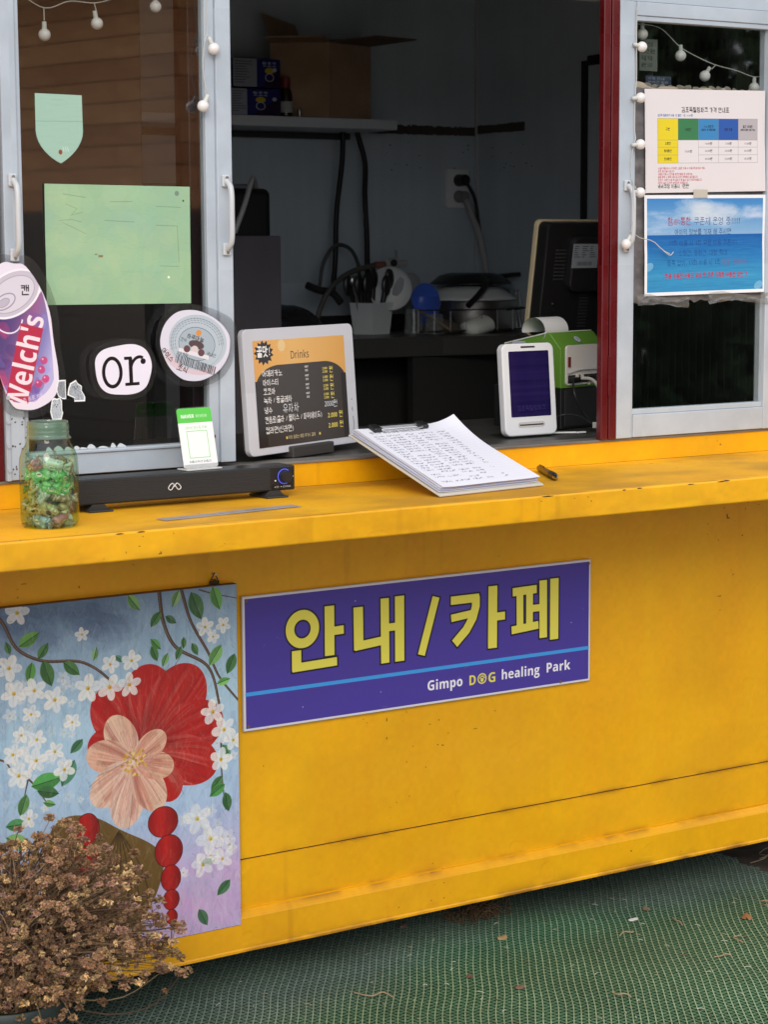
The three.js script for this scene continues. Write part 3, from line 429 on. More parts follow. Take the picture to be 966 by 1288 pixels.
// ---------------------------------------------------------------- notices on the right sash
const priceTex = canvTex(1080, 690, (x, w, h) => {
  x.fillStyle = '#e3dbdb'; x.fillRect(0, 0, w, h);
  ktext(x, '김포독힐링파크 가격 안내표', 540, 118, 34, { lw: 4.2, color: '#1c1a1c', center: true });
  ktext(x, '김포독 힐링파크 이용 1인 월권 : 1인 10,000원', 112, 166, 15, { lw: 2, color: '#2b4f98' });
  const X = [110, 292, 474, 656, 836, 1012], Y = [194, 338, 386, 438, 492], c = ['#e6cf2a', '#3d7c50', '#3f86bd', '#2f5aa8', '#b9b1b4'];
  for (let i = 0; i < 5; i++) { x.fillStyle = c[i]; x.fillRect(X[i], Y[0], X[i + 1] - X[i], Y[1] - Y[0]); }
  x.fillStyle = c[0]; x.fillRect(X[0], Y[1], X[1] - X[0], Y[4] - Y[1]);
  x.strokeStyle = '#8a8486'; x.lineWidth = 2; for (let i = 0; i < 6; i++) { x.beginPath(); x.moveTo(X[i], Y[0]); x.lineTo(X[i], Y[4]); x.stroke(); }
  for (let i = 0; i < 5; i++) for (const y of Y) { if (i === 1 && (y === 386 || y === 438)) continue; x.beginPath(); x.moveTo(X[i], y); x.lineTo(X[i + 1], y); x.stroke(); }
  const K = (s, i, y, z = 17) => ktext(x, s, (X[i] + X[i + 1]) / 2, y, z, { lw: 2.3, color: '#26222a', center: true });
  K('구분', 0, 256, 19); K('사람만', 1, 258, 19); K('10kg 미만견', 2, 238); K('(보호자 1인 포함 입장)', 2, 262, 13); K('중형 견종', 3, 258); K('월간 무제한', 4, 238); K('(보호자 동반 이용 가능)', 4, 262, 13);
  K('소형견', 0, 352); K('중대형견', 0, 402); K('초대형견', 0, 456); K('10,000원', 1, 406);
  ['14,000원', '24,000원', '40,000원'].forEach((s, i) => K(s, 2, [353, 402, 456][i])); ['7,000원', '20,000원', '25,000원'].forEach((s, i) => K(s, 3, [353, 402, 456][i])); ['17,000원', '30,000원', '35,000원'].forEach((s, i) => K(s, 4, [353, 402, 456][i]));
  const R = ['①시설의 훼손이나 시끄러운 소음은 이용 시 이용규칙에 따라 적용.', '②보호 옷은 필수 입니다.', '③사람만 이용 시 잔디밭 애견전용을 못 이용가능.', '④동물 등록 시 등록 이용 입니다만 등록증이 필요합니다.', '⑤초보견, 소형견 이용 후 실외견 몇 놀이 공간 이용가능합니다.', '⑥어린이 놀이 시간은 보호자만 이용합니다.'];
  R.forEach((s, i) => ktext(x, s.slice(1), 112, 520 + i * 19.5, 14.5, { lw: 1.9, color: '#b5485a' }));
  ktext(x, '바비큐장 이용시 1만원', 112, 634, 27, { lw: 3.2, color: '#221e20', wob: 3 });
});
const seaTex = canvTex(1080, 660, (x, w, h) => {
  x.fillStyle = '#f2f2f4'; x.fillRect(0, 0, w, h); x.save(); x.beginPath(); x.rect(22, 22, w - 44, h - 44); x.clip();
  let g = x.createLinearGradient(0, 0, 0, 270); g.addColorStop(0, '#4184c4'); g.addColorStop(1, '#8fb4d6'); x.fillStyle = g; x.fillRect(0, 0, w, 275);
  for (let i = 0; i < 240; i++) { const u = rnd(), a = 360 + u * 420 + rr(-80, 80), b = 40 + u * 60 + rr(-20, 110); x.fillStyle = `rgba(226,226,230,${rr(0.03, 0.10)})`; x.beginPath(); x.ellipse(a, b, rr(30, 110), rr(10, 34), 0, 0, 7); x.fill(); }
  for (let i = 0; i < 70; i++) { x.fillStyle = 'rgba(226,228,234,0.07)'; x.beginPath(); x.ellipse(980 + rr(-90, 90), 110 + rr(-30, 40), rr(20, 70), rr(8, 24), 0, 0, 7); x.fill(); x.beginPath(); x.ellipse(130 + rr(-120, 200), 170 + rr(-60, 80), rr(20, 90), rr(6, 18), 0, 0, 7); x.fill(); }
  g = x.createLinearGradient(0, 265, 0, h); g.addColorStop(0, '#2765ad'); g.addColorStop(0.3, '#2f78b8'); g.addColorStop(0.65, '#3f95c3'); g.addColorStop(1, '#3b8fc0'); x.fillStyle = g; x.fillRect(0, 262, w, h);
  for (let i = 0; i < 420; i++) { x.fillStyle = ['rgba(120,200,220,0.05)', 'rgba(20,60,130,0.05)'][i % 2]; x.beginPath(); x.ellipse(rnd() * w, rr(275, h), rr(20, 140), rr(2, 8), 0, 0, 7); x.fill(); }
  for (const [a, b] of [[40, 470], [1020, 610]]) { x.fillStyle = 'rgba(200,225,240,0.4)'; x.beginPath(); x.ellipse(a, b, 40, 26, -0.4, 0, 7); x.fill(); }
  x.restore();
  let e = ktext(x, '함', 205, 148, 50, { lw: 4.5, color: '#a24060', font: 'serif' }); e = ktext(x, '@:', e, 148, 50, { color: '#a24060', font: 'serif' }); e = ktext(x, '통한', e, 148, 50, { lw: 4.5, color: '#a24060' }); ktext(x, '쿠폰제 운영 중!!!!!', e + 22, 148, 50, { lw: 3.4, color: '#33507c', font: 'serif' });
  ktext(x, '아이의 정보를 기재 해 주시면', 520, 224, 38, { lw: 3, color: '#2a3e66', center: true });
  ktext(x, '15회 이용 시 1회 무료 이용 쿠폰!!!!', 520, 298, 38, { lw: 2.8, color: '#24487f', font: 'serif', center: true });
  ktext(x, '소형견, 중형견, 대형 특대', 520, 364, 38, { lw: 2.8, color: '#27508a', font: 'serif', center: true });
  ktext(x, '등록 없이, 15회 이용 시 1회', 200, 428, 38, { lw: 2.8, color: '#27508a', font: 'serif' }); ktext(x, '이용 가능!!!!!', 690, 428, 38, { lw: 2.8, color: '#8b5478', font: 'serif' });
  ktext(x, '1회용 이용권 사용도 유의 한 쿠폰 지참한 사람은 없는 것', 545, 516, 33, { lw: 5, color: '#c23548', center: true, wide: 0.8 });
});
{ const o = one('price_sheet', sheetBox(0.358, 0.228, 0.0007, 0.003), M(0xffffff, 0.35, { map: priceTex }), 'off white price sheet with a coloured table on the right window', 'notice'); o.position.set(3.184, 1.7765, -0.001); o.rotation.z = 0.022; }
{ const o = one('blue_notice', sheetBox(0.362, 0.224, 0.0007, 0.003), M(0xffffff, 0.22, { map: seaTex }), 'blue sea and sky notice in a white border below the price sheet', 'notice'); o.position.set(3.1865, 1.544, 0.0005); o.rotation.z = 0.012; }
{ // torn backing and tapes round the notices
  const pts = []; const N = 40; for (let i = 0; i <= N; i++) pts.push([2.976 + (3.366 - 2.976) * i / N, 1.893 + 0.006 * (fbm(i * 0.7, 2, 2) - 0.5) * 2 + (i < 4 ? 0.006 : 0)]); for (let i = N; i >= 0; i--) pts.push([2.976 + (3.366 - 2.976) * i / N, 1.418 + 0.008 * (fbm(i * 0.8, 5, 3) - 0.5) * 2]);
  const tex = dataTex(512, 512, (u, v) => { const n = fbm(u * 9, v * 30, 5), m = fbm(u * 40, v * 40, 3), t = v > 0.985 - 0.02 * fbm(u * 14, 1, 2) ? 1 : 0, k = 62 + n * 50 + m * 26; return t ? [150 + n * 30, 138 + n * 30, 120 + n * 30] : [k * 1.02, k * 0.98, k * 0.98]; });
  const o = one('backing_sheet', flat(extr(poly(pts), 0.0006)), M(0xffffff, 0.6, { map: tex }), 'torn dirty grey backing sheet behind the two notices', 'backing sheet'); o.position.z = -0.0062;
  const top = []; for (let i = 0; i < 16; i++) { const x = 2.985 + i * 0.0238, w = rr(0.012, 0.026); top.push(extr(blob([[0, 0], [w * 0.2, rr(0.003, 0.007)], [w * 0.8, rr(0.003, 0.006)], [w, 0], [w * 0.6, -0.003], [w * 0.2, -0.003]]), 0.0012).translate(x, 1.893 + rr(-0.002, 0.002), -0.0055)); }
  part('torn_edge', top, M([0.36, 0.31, 0.25], 0.8), o).userData.kind = 'stuff';
}
one('tape', rb(3.147, 3.189, 1.6495, 1.668, 0.0032, 0.0038, 0.0002), M([0.55, 0.5, 0.42], 0.4), 'beige tape joining the price sheet and the blue notice', 'tape');
{
  const clear = new THREE.MeshPhysicalMaterial({ color: 0xd8d6d2, roughness: 0.1, transmission: 0.88, thickness: 0, ior: 1.5 });
  const crumple = (x0, x1, y, h, s) => { const g = new THREE.PlaneGeometry(x1 - x0, h, 26, 8); const p = g.attributes.position; for (let i = 0; i < p.count; i++) { const a = p.getX(i), b = p.getY(i); p.setZ(i, 0.006 + 0.012 * fbm(a * 40 + s, b * 160 + s, 3) * (0.4 + Math.abs(a) / (x1 - x0) * 1.2)); p.setY(i, b * (0.45 + 1.1 * fbm(a * 22 + s, 3, 2)) + 0.004 * Math.sin(a * 30 + s)); } g.computeVertexNormals(); g.translate((x0 + x1) / 2, y, 0); return g; };
  one('tape', crumple(2.98, 3.13, 1.419, 0.02, 3), clear, 'crumpled clear tape under the left half of the blue notice', 'tape');
  one('tape', crumple(3.19, 3.372, 1.422, 0.022, 9), clear, 'crumpled clear tape under the right half of the blue notice', 'tape');
}
for (const [n, x, y, w, h, lab, tx] of [[0, 3.02, 1.965, 0.052, 0.07, 'small dim notice behind the right glass below the upper bulbs', 1], [1, 3.05, 1.902, 0.075, 0.036, 'low dim dark notice behind the right glass above the price sheet', 0]]) {
  const tex = canvTex(200, 220, (c, W, H) => { c.fillStyle = tx ? '#6c7068' : '#3c4258'; c.fillRect(0, 0, W, H); for (let i = 0; i < 4; i++) ktext(c, ['이용 안내', '반려견 동반', '목줄 착용', '배변 처리'][i], 20, 20 + i * 48, 30, { lw: 4, color: tx ? '#2c2e2c' : '#8a90a4' }); });
  const o = one('inner_notice', sheetBox(w, h, 0.0006), M(0xffffff, 0.6, { map: tex }), lab, 'notice'); o.position.set(x + 0.03, y, -0.045);
}

// ---------------------------------------------------------------- string lights
const bulbM = new THREE.MeshPhysicalMaterial({ color: new THREE.Color(0.8, 0.76, 0.74), roughness: 0.35, clearcoat: 0.3 });
const wireM = M([0.55, 0.54, 0.5], 0.6);
function bulbString(label, wire, bulbs, wires2 = []) {
  const t = thing('string_light', label, 'string light');
  part('wire', wire.map((w) => tube(w, 0.0011, 40, 5)), wireM, t);
  for (const [x, y, z, dx, dy, r = 0.0115] of bulbs) { // dx,dy points from socket to bulb
    const l = Math.hypot(dx, dy), a = Math.atan2(-dx, dy) + Math.PI; const L = lathe([[0, 0.024], [0.0042, 0.024], [0.0046, 0.012], [0.0052, 0.0085]], 12); L.rotateZ(a); L.translate(x, y, z);
    const b = part('bulb', [sph(r, x, y, z, 18)], bulbM, t); part('socket', L, M([0.6, 0.6, 0.56], 0.5), b);
  }
  return t;
}
bulbString('string of white bulbs hanging behind the top of the left glass', [[[1.5, 2.04, -0.03], [1.588, 1.985, -0.03], [1.64, 2.0, -0.03], [1.694, 2.0, -0.03], [1.76, 2.02, -0.03], [1.818, 2.035, -0.03], [1.9, 2.05, -0.03]], [[1.588, 1.985, -0.03], [1.588, 1.962, -0.03]], [[1.69, 2.0, -0.03], [1.694, 1.985, -0.03]]], [[1.588, 1.936, -0.03, 0, -1], [1.695, 1.962, -0.03, 0.2, -1], [1.818, 2.0, -0.03, 0, -1]]);
bulbString('string of white bulbs along the right stile of the left sash', [[[1.906, 2.07, 0.012], [1.903, 1.99, 0.014], [1.905, 1.95, 0.014], [1.899, 1.936, 0.016], [1.894, 1.9, 0.016], [1.897, 1.86, 0.016], [1.904, 1.838, 0.016]], [[1.903, 1.95, 0.014], [1.909, 1.942, 0.016]]], [[1.917, 1.922, 0.018, 0.5, -1], [1.893, 1.813, 0.016, -0.5, -1]]);
bulbString('drooping string of bulbs behind the top of the right glass', [[[3.0, 2.03, -0.03], [3.07, 2.024, -0.03], [3.131, 1.985, -0.03], [3.18, 1.966, -0.03], [3.237, 1.95, -0.03], [3.3, 1.94, -0.03], [3.355, 1.928, -0.03], [3.38, 1.93, -0.03]], [[3.131, 1.985, -0.03], [3.132, 1.985, -0.03], [3.132, 1.978, -0.03]], [[3.237, 1.95, -0.03], [3.225, 1.94, -0.03]], [[3.355, 1.928, -0.03], [3.356, 1.92, -0.03]]], [[3.02, 2.008, -0.03, 0, -1, 0.0125], [3.132, 1.966, -0.03, 0, -1, 0.0125], [3.205, 1.924, -0.03, -0.7, -1, 0.0125], [3.356, 1.903, -0.03, 0, -1, 0.0125]]);
bulbString('string of white bulbs down the left edge of the notices', [[[2.969, 2.06, 0.012], [2.968, 1.99, 0.013], [2.969, 1.9, 0.013], [2.966, 1.88, 0.014], [2.964, 1.8, 0.014], [2.966, 1.775, 0.016], [2.957, 1.745, 0.015], [2.955, 1.69, 0.016], [2.962, 1.674, 0.016], [2.972, 1.66, 0.018], [2.95, 1.678, 0.03], [2.944, 1.672, 0.036], [2.943, 1.6, 0.04], [2.938, 1.563, 0.034], [2.95, 1.569, 0.03], [2.975, 1.56, 0.022], [3.02, 1.552, 0.016], [3.05, 1.532, 0.014], [3.072, 1.524, 0.012]], [[3.05, 1.532, 0.014], [3.068, 1.521, 0.018], [3.076, 1.528, 0.02]]], [[2.981, 1.975, 0.016, 1, -0.2], [2.977, 1.865, 0.018, 1, 0.1], [2.978, 1.764, 0.018, 1, 0.1], [2.979, 1.659, 0.018, 1, -0.1], [2.93, 1.546, 0.03, -0.7, -1]]);

// ---------------------------------------------------------------- the sign and the painting on the wall
{
  const W = 1440, H = 446;
  const tex = canvTex(W, H, (x) => {
    x.fillStyle = '#48399a'; x.fillRect(0, 0, W, H);
    for (let i = 0; i < 60; i++) { x.fillStyle = 'rgba(70,58,140,0.10)'; x.beginPath(); x.ellipse(rnd() * W, rnd() * H, rr(30, 200), rr(10, 60), 0, 0, 7); x.fill(); }
    x.strokeStyle = '#d9d6dc'; x.lineWidth = 9; x.strokeRect(2, 2, W - 4, H - 4);
    x.fillStyle = '#3f9be6'; x.fillRect(5, 318, W - 10, 13);
    const G = []; const L = (...p) => G.push(p); const q = (u, v) => [u * W, v * H];
    const seg = (p) => { x.beginPath(); p.forEach((c, i) => { const [a, b] = q(...c); i ? x.lineTo(a, b) : x.moveTo(a, b); }); x.stroke(); };
    const strokes = [[38, [[0.229, 0.135], [0.229, 0.515]]], [29, [[0.235, 0.33], [0.268, 0.328]]], [36, [[0.1395, 0.445], [0.1395, 0.60]]], [29, [[0.128, 0.575], [0.249, 0.565]]],
      [38, [[0.308, 0.17], [0.309, 0.50]]], [30, [[0.298, 0.472], [0.372, 0.452]]], [34, [[0.382, 0.125], [0.383, 0.63]]], [27, [[0.385, 0.355], [0.42, 0.354]]], [38, [[0.424, 0.12], [0.424, 0.63]]],
      [30, [[0.529, 0.16], [0.486, 0.605]]], [30, [[0.572, 0.205], [0.656, 0.205]]], [34, [[0.646, 0.19], [0.646, 0.27], [0.637, 0.36], [0.618, 0.45], [0.583, 0.55]]], [27, [[0.573, 0.345], [0.640, 0.325]]],
      [39, [[0.697, 0.125], [0.696, 0.625]]], [29, [[0.70, 0.375], [0.734, 0.374]]], [30, [[0.757, 0.195], [0.831, 0.190]]], [30, [[0.779, 0.21], [0.780, 0.49]]], [30, [[0.809, 0.21], [0.809, 0.49]]], [29, [[0.754, 0.502], [0.837, 0.484]]],
      [26, [[0.816, 0.345], [0.85, 0.345]]], [34, [[0.851, 0.125], [0.852, 0.595]]], [38, [[0.886, 0.12], [0.886, 0.62]]]];
    x.lineJoin = 'miter'; x.lineCap = 'butt';
    const ring = (lw, c) => { x.strokeStyle = c; x.lineWidth = lw; x.beginPath(); x.ellipse(0.156 * W, 0.287 * H, 48, 48, 0, 0, 7); x.stroke(); };
    const longer = (p, e) => { const q = p.map((c) => [c[0] * W, c[1] * H]); const ex = (a, b) => { const l = Math.hypot(a[0] - b[0], a[1] - b[1]); return [a[0] + (a[0] - b[0]) / l * e, a[1] + (a[1] - b[1]) / l * e]; }; const n = q.length; const r = [...q]; r[0] = ex(q[0], q[1]); r[n - 1] = ex(q[n - 1], q[n - 2]); return r.map((c) => [c[0] / W, c[1] / H]); };
    ring(44, '#16101c'); for (const [w, p] of strokes) { x.strokeStyle = '#16101c'; x.lineWidth = w + 11; seg(longer(p, 5.5)); }
    ring(33, '#e4da58'); for (const [w, p] of strokes) { x.strokeStyle = '#e4da58'; x.lineWidth = w; seg(p); }
    // small brush feet on the strokes
    x.textBaseline = 'alphabetic'; x.fillStyle = '#f0edf3'; x.font = 'bold 49px sans-serif'; const fit = (s, a, b, y, c, f) => { x.save(); if (f) x.font = f; x.fillStyle = c; const w = x.measureText(s).width; x.translate(a * W, y * H); x.scale((b - a) * W / w, 1); x.fillText(s, 0, 0); x.restore(); };
    fit('Gimpo', 0.502, 0.608, 0.893, '#f0edf3'); fit('D', 0.624, 0.648, 0.897, '#e4da58'); fit('G', 0.682, 0.708, 0.897, '#e4da58');
    fit('healing', 0.722, 0.842, 0.888, '#f0edf3'); fit('Park', 0.86, 0.938, 0.884, '#f0edf3');
    x.strokeStyle = '#e4da58'; x.lineWidth = 5; x.beginPath(); x.arc(0.665 * W, 0.858 * H, 17, 0, 7); x.stroke(); x.fillStyle = '#e4da58'; for (const [a, b, r] of [[0, 5, 7], [-8, -3, 3.2], [-3, -8, 3.2], [4, -8, 3.2], [9, -3, 3.2]]) { x.beginPath(); x.arc(0.665 * W + a, 0.858 * H + b, r, 0, 7); x.fill(); }
    x.fillStyle = 'rgba(220,220,235,0.8)'; for (const [u, v] of [[0.155, 0.88], [0.3, 0.12], [0.94, 0.5], [0.37, 0.85]]) { x.beginPath(); x.arc(u * W, v * H, 2.2, 0, 7); x.fill(); }
    x.strokeStyle = 'rgba(190,190,225,0.28)'; x.lineWidth = 1.6; for (let i = 0; i < 14; i++) { const a = rnd() * W, b = rnd() * H; x.beginPath(); x.moveTo(a, b); x.lineTo(a + rr(-30, 30), b + rr(-12, 12)); x.stroke(); }
  });
  const t = thing('wall_sign', 'violet sign with big yellow Korean letters and blue line on the yellow wall', 'sign', [2.411, 0.711, 0.004]);
  part('sign_panel', rb(-0.4445, 0.4445, -0.1385, 0.1385, 0, 0.006, 0.001), M([0.55, 0.54, 0.55], 0.4), t);
  part('sign_face', flat(bx(-0.443, 0.443, -0.137, 0.137, 0.0062, 0.0067)), M(0xffffff, 0.3, { map: tex }), t);
  for (const [a, b] of [[-0.435, 0.128], [0.437, 0.129], [-0.434, -0.128], [0.36, -0.131]]) part('screw', rot(cyl(0.0032, 0.0036, 0.0022, 0, 0, 0, 10), Math.PI / 2).translate(a, b, 0.0075), M([0.16, 0.09, 0.05], 0.7), t);
}
{ // painted board: white blossom and climbing branches on blue, with one big red bloom
  const W = 1200, H = 1410;
  const tex = canvTex(W, H, (x) => {
    let g = x.createLinearGradient(0, 0, 200, H); g.addColorStop(0, '#64809f'); g.addColorStop(0.16, '#90abc4'); g.addColorStop(0.4, '#a9c8dc'); g.addColorStop(0.7, '#a8c0dc'); g.addColorStop(0.88, '#b9aed2'); g.addColorStop(1, '#b7a3c8'); x.fillStyle = g; x.fillRect(0, 0, W, H);
    for (let i = 0; i < 900; i++) { x.strokeStyle = ['rgba(235,242,248,0.05)', 'rgba(60,90,130,0.05)', 'rgba(190,225,235,0.06)'][i % 3]; x.lineWidth = rr(6, 40); const a = rnd() * W, b = rnd() * H; x.beginPath(); x.moveTo(a, b); x.lineTo(a + rr(-20, 20), b + rr(30, 160)); x.stroke(); }
    for (let i = 0; i < 70; i++) { x.fillStyle = 'rgba(55,75,110,0.06)'; x.beginPath(); x.ellipse(rr(150, 700), rr(0, 150), rr(30, 120), rr(15, 60), 0.3, 0, 7); x.fill(); x.fillStyle = 'rgba(214,168,208,0.09)'; x.beginPath(); x.ellipse(rr(800, 1200), rr(1080, 1400), rr(30, 110), rr(20, 70), 0.3, 0, 7); x.fill(); }
    const P = (u, v) => [u * W, v * H];
    const flower = (u, v, r, al = 1, rotA = rnd() * 6) => { r *= 0.86; al *= 0.92; const [a, b] = P(u, v); x.save(); x.translate(a, b); x.scale(1, 0.98); x.globalAlpha = al; for (let k = 0; k < 5; k++) { x.save(); x.rotate(rotA + k * 1.2566 + rr(-0.1, 0.1)); x.fillStyle = ['#e9e8e2', '#dde1e4', '#ece8e4'][k % 3]; x.beginPath(); x.ellipse(0, -r * 0.58, r * rr(0.3, 0.38), r * 0.46, 0, 0, 7); x.fill(); x.strokeStyle = 'rgba(150,160,180,0.35)'; x.lineWidth = 2; x.beginPath(); x.moveTo(0, -r * 0.15); x.lineTo(0, -r * 0.8); x.stroke(); x.restore(); } x.fillStyle = '#d9b93a'; x.beginPath(); x.arc(0, 0, r * 0.16, 0, 7); x.fill(); x.fillStyle = '#a57a28'; x.beginPath(); x.arc(r * 0.03, r * 0.04, r * 0.07, 0, 7); x.fill(); x.restore(); };
    const leaf = (u, v, l, ang, c = '#4f7f45') => { const [a, b] = P(u, v); x.save(); x.translate(a, b); x.rotate(ang); x.fillStyle = c; x.beginPath(); x.moveTo(0, 0); x.bezierCurveTo(l * 0.25, -l * 0.42, l * 0.75, -l * 0.3, l, 0); x.bezierCurveTo(l * 0.7, l * 0.34, l * 0.25, l * 0.36, 0, 0); x.fill(); x.fillStyle = 'rgba(30,60,35,0.35)'; x.beginPath(); x.moveTo(0, 0); x.bezierCurveTo(l * 0.3, l * 0.3, l * 0.7, l * 0.3, l, 0); x.fill(); x.strokeStyle = 'rgba(25,45,28,0.7)'; x.lineWidth = 3; x.beginPath(); x.moveTo(0, 0); x.lineTo(l, 0); x.stroke(); x.restore(); };
    const branch = (pts, w0, w1) => { const c = new THREE.CatmullRomCurve3(pts.map((p) => new THREE.Vector3(p[0] * W, p[1] * H, 0))); const q = c.getPoints(60); for (let i = 0; i < 60; i++) { const w = w0 + (w1 - w0) * i / 60; x.lineCap = 'round'; x.strokeStyle = '#4a382f'; x.lineWidth = w; x.beginPath(); x.moveTo(q[i].x, q[i].y); x.lineTo(q[i + 1].x, q[i + 1].y); x.stroke(); x.strokeStyle = 'rgba(135,110,92,0.8)'; x.lineWidth = w * 0.3; x.beginPath(); x.moveTo(q[i].x - w * 0.2, q[i].y - w * 0.2); x.lineTo(q[i + 1].x - w * 0.2, q[i + 1].y - w * 0.2); x.stroke(); } };
    for (let i = 0; i < 46; i++) flower(rr(0.16, 0.42), rr(0.2, 0.62), rr(16, 34), rr(0.25, 0.6));
    for (let i = 0; i < 14; i++) flower(rr(0.78, 0.98), rr(0.62, 0.82), rr(20, 42), rr(0.3, 0.6));
    for (let i = 0; i < 10; i++) flower(rr(0.85, 0.99), rr(0.3, 0.5), rr(20, 36), rr(0.4, 0.7));
    branch([[0.1, -0.01], [0.163, 0.033], [0.213, 0.112], [0.292, 0.152], [0.441, 0.173], [0.537, 0.238], [0.56, 0.29]], 15, 9);
    branch([[0.713, -0.004], [0.726, 0.082], [0.767, 0.157], [0.889, 0.228], [0.926, 0.328], [0.935, 0.4]], 17, 9);
    branch([[0.794, -0.002], [0.827, 0.091], [0.89, 0.187], [0.93, 0.26], [1.0, 0.335]], 14, 8);
    branch([[0.1, 0.4], [0.16, 0.415], [0.19, 0.45]], 9, 5); branch([[0.223, 0.46], [0.254, 0.486], [0.3, 0.545]], 9, 4); branch([[0.24, 0.47], [0.225, 0.52]], 6, 4); branch([[0.934, 0.44], [0.934, 0.536], [0.947, 0.65]], 9, 4); branch([[0.86, 0.005], [0.92, 0.022], [1, 0.04]], 6, 3);
    for (const a of [[0.22, 0.108, 95, -0.5, '#6aa24c'], [0.19, 0.125, 50, -1.9], [0.285, 0.147, 70, -0.95], [0.262, 0.155, 80, 1.75, '#5c9a48'], [0.3, 0.155, 105, 1.25, '#48743e'], [0.37, 0.165, 85, 0.7], [0.475, 0.17, 52, -1.3, '#8fba80'], [0.55, 0.165, 45, 0.6, '#5f8f78'], [0.6, 0.0, 80, 0.9, '#82b66c'], [0.715, 0.055, 70, 2.2], [0.735, 0.07, 55, 0.6, '#44704a'], [0.785, 0.0, 70, 2.0, '#93bd7c'], [0.83, 0.01, 120, 1.2, '#4a7748'], [0.91, 0.0, 100, 1.25, '#6fae58'], [0.68, 0.13, 60, 0.8, '#5fa050'], [0.682, 0.15, 65, 1.2], [0.74, 0.175, 55, 2.0, '#79ad6a'], [0.8, 0.135, 45, 1.6], [0.83, 0.155, 55, 1.1], [0.79, 0.16, 55, 2.0], [0.71, 0.22, 70, 0.8, '#4f8a46'], [0.86, 0.245, 60, 1.7, '#8cb884'], [0.94, 0.17, 95, 2.2, '#7db563'], [0.99, 0.2, 85, 2.0, '#4a7b46'], [0.97, 0.27, 60, 2.9, '#83c86a'], [0.25, 0.495, 130, -0.15, '#53a552'], [0.27, 0.51, 90, 0.25, '#3d6d3f'], [0.232, 0.515, 85, 1.9, '#5d8f50'], [0.29, 0.545, 50, 0.3, '#6ea85e'], [0.16, 0.595, 90, 0.0, '#54975a'], [0.16, 0.625, 110, 0.5, '#86b66d'], [0.94, 0.46, 60, 1.0, '#4f8650'], [0.935, 0.55, 75, 2.3], [0.945, 0.575, 80, 2.6, '#4f9448'], [0.947, 0.6, 80, 1.4, '#3c6a3c'], [0.85, 0.795, 60, 0.0, '#3e684a'], [0.96, 0.86, 80, 2.4, '#46744a'], [0.84, 0.93, 80, 1.1, '#4b6e52'], [0.4, 0.44, 110, 2.1, '#4f8a6a'], [0.43, 0.385, 70, 2.4, '#4b7f5c']]) leaf(...a);
    // the big red bloom: overlapping petals round a pale centre, on a brown calyx
    const petal = (u, v, l, w, ang, c0, c1) => { const [a, b] = P(u, v); x.save(); x.translate(a, b); x.rotate(ang); const gg = x.createLinearGradient(0, 0, l, 0); gg.addColorStop(0, c1); gg.addColorStop(0.5, c0); gg.addColorStop(1, c0); x.fillStyle = gg; x.beginPath(); x.moveTo(0, 0); x.bezierCurveTo(l * 0.2, -w * 0.9, l * 0.95, -w * 0.85, l, -w * 0.1); x.bezierCurveTo(l * 1.03, w * 0.6, l * 0.3, w, 0, 0); x.fill(); x.save(); x.clip(); for (let q = 0; q < 46; q++) { x.strokeStyle = ['rgba(255,215,190,0.10)', 'rgba(90,15,15,0.10)', 'rgba(200,90,60,0.08)'][q % 3]; x.lineWidth = rr(4, 22); const yy = rr(-w, w); x.beginPath(); x.moveTo(rr(0, l * 0.3), yy * 0.3); x.quadraticCurveTo(l * 0.5, yy * 0.8, rr(l * 0.6, l * 1.05), yy * rr(0.7, 1)); x.stroke(); } x.restore(); x.strokeStyle = 'rgba(70,20,15,0.3)'; x.lineWidth = rr(2, 5); x.stroke(); x.strokeStyle = 'rgba(110,20,16,0.10)'; x.lineWidth = 3; for (let k = -3; k <= 3; k++) { x.beginPath(); x.moveTo(l * 0.25, k * w * 0.05); x.quadraticCurveTo(l * 0.6, k * w * 0.13, l * 0.92, k * w * 0.14); x.stroke(); } x.restore(); };
    x.fillStyle = '#6b5026'; x.beginPath(); const cal = [[0.29, 0.66], [0.34, 0.59], [0.46, 0.6], [0.56, 0.66], [0.67, 0.71], [0.72, 0.76], [0.69, 0.86], [0.6, 0.96], [0.4, 0.99], [0.28, 0.85]].map((p) => P(...p)); x.moveTo(...cal[0]); for (let i = 0; i < cal.length; i++) { const n = cal[(i + 1) % cal.length]; x.quadraticCurveTo(cal[i][0], cal[i][1], (cal[i][0] + n[0]) / 2, (cal[i][1] + n[1]) / 2); } x.fill();
    x.strokeStyle = 'rgba(45,30,12,0.5)'; x.lineWidth = 6; for (let k = 0; k < 8; k++) { x.beginPath(); x.moveTo(...P(0.55, 0.66)); x.quadraticCurveTo(...P(0.45 + k * 0.03, 0.78), ...P(0.32 + k * 0.05, 0.95)); x.stroke(); }
    const R0 = '#b01c1a', R1 = '#7e1214';
    for (const [ang, l, w] of [[-2.2, 330, 180], [-1.5, 340, 190], [-0.9, 380, 200], [-0.25, 350, 180], [0.4, 330, 160], [-2.9, 260, 130], [1.1, 250, 120], [2.6, 230, 110]]) petal(0.66, 0.44, l, w, ang, R0, R1);
    for (const [ang, l, w, c] of [[-2.0, 215, 105, '#e0bca2'], [-2.8, 210, 105, '#dfb398'], [2.5, 230, 115, '#e2c0a8'], [1.8, 265, 120, '#e5c6b2'], [1.1, 235, 110, '#dfb79d'], [0.3, 180, 90, '#d9a98c'], [-0.6, 170, 85, '#dcb095']]) petal(0.61, 0.47, l, w, ang, c, '#e9d4c4');
    for (let k = 0; k < 60; k++) { const a = rnd() * 6.3, r = rr(10, 60); x.fillStyle = ['#d2a23c', '#b9823a', '#e4c86a'][k % 3]; x.beginPath(); x.arc(0.61 * W + Math.cos(a) * r, 0.47 * H + Math.sin(a) * r, rr(3, 7), 0, 7); x.fill(); }
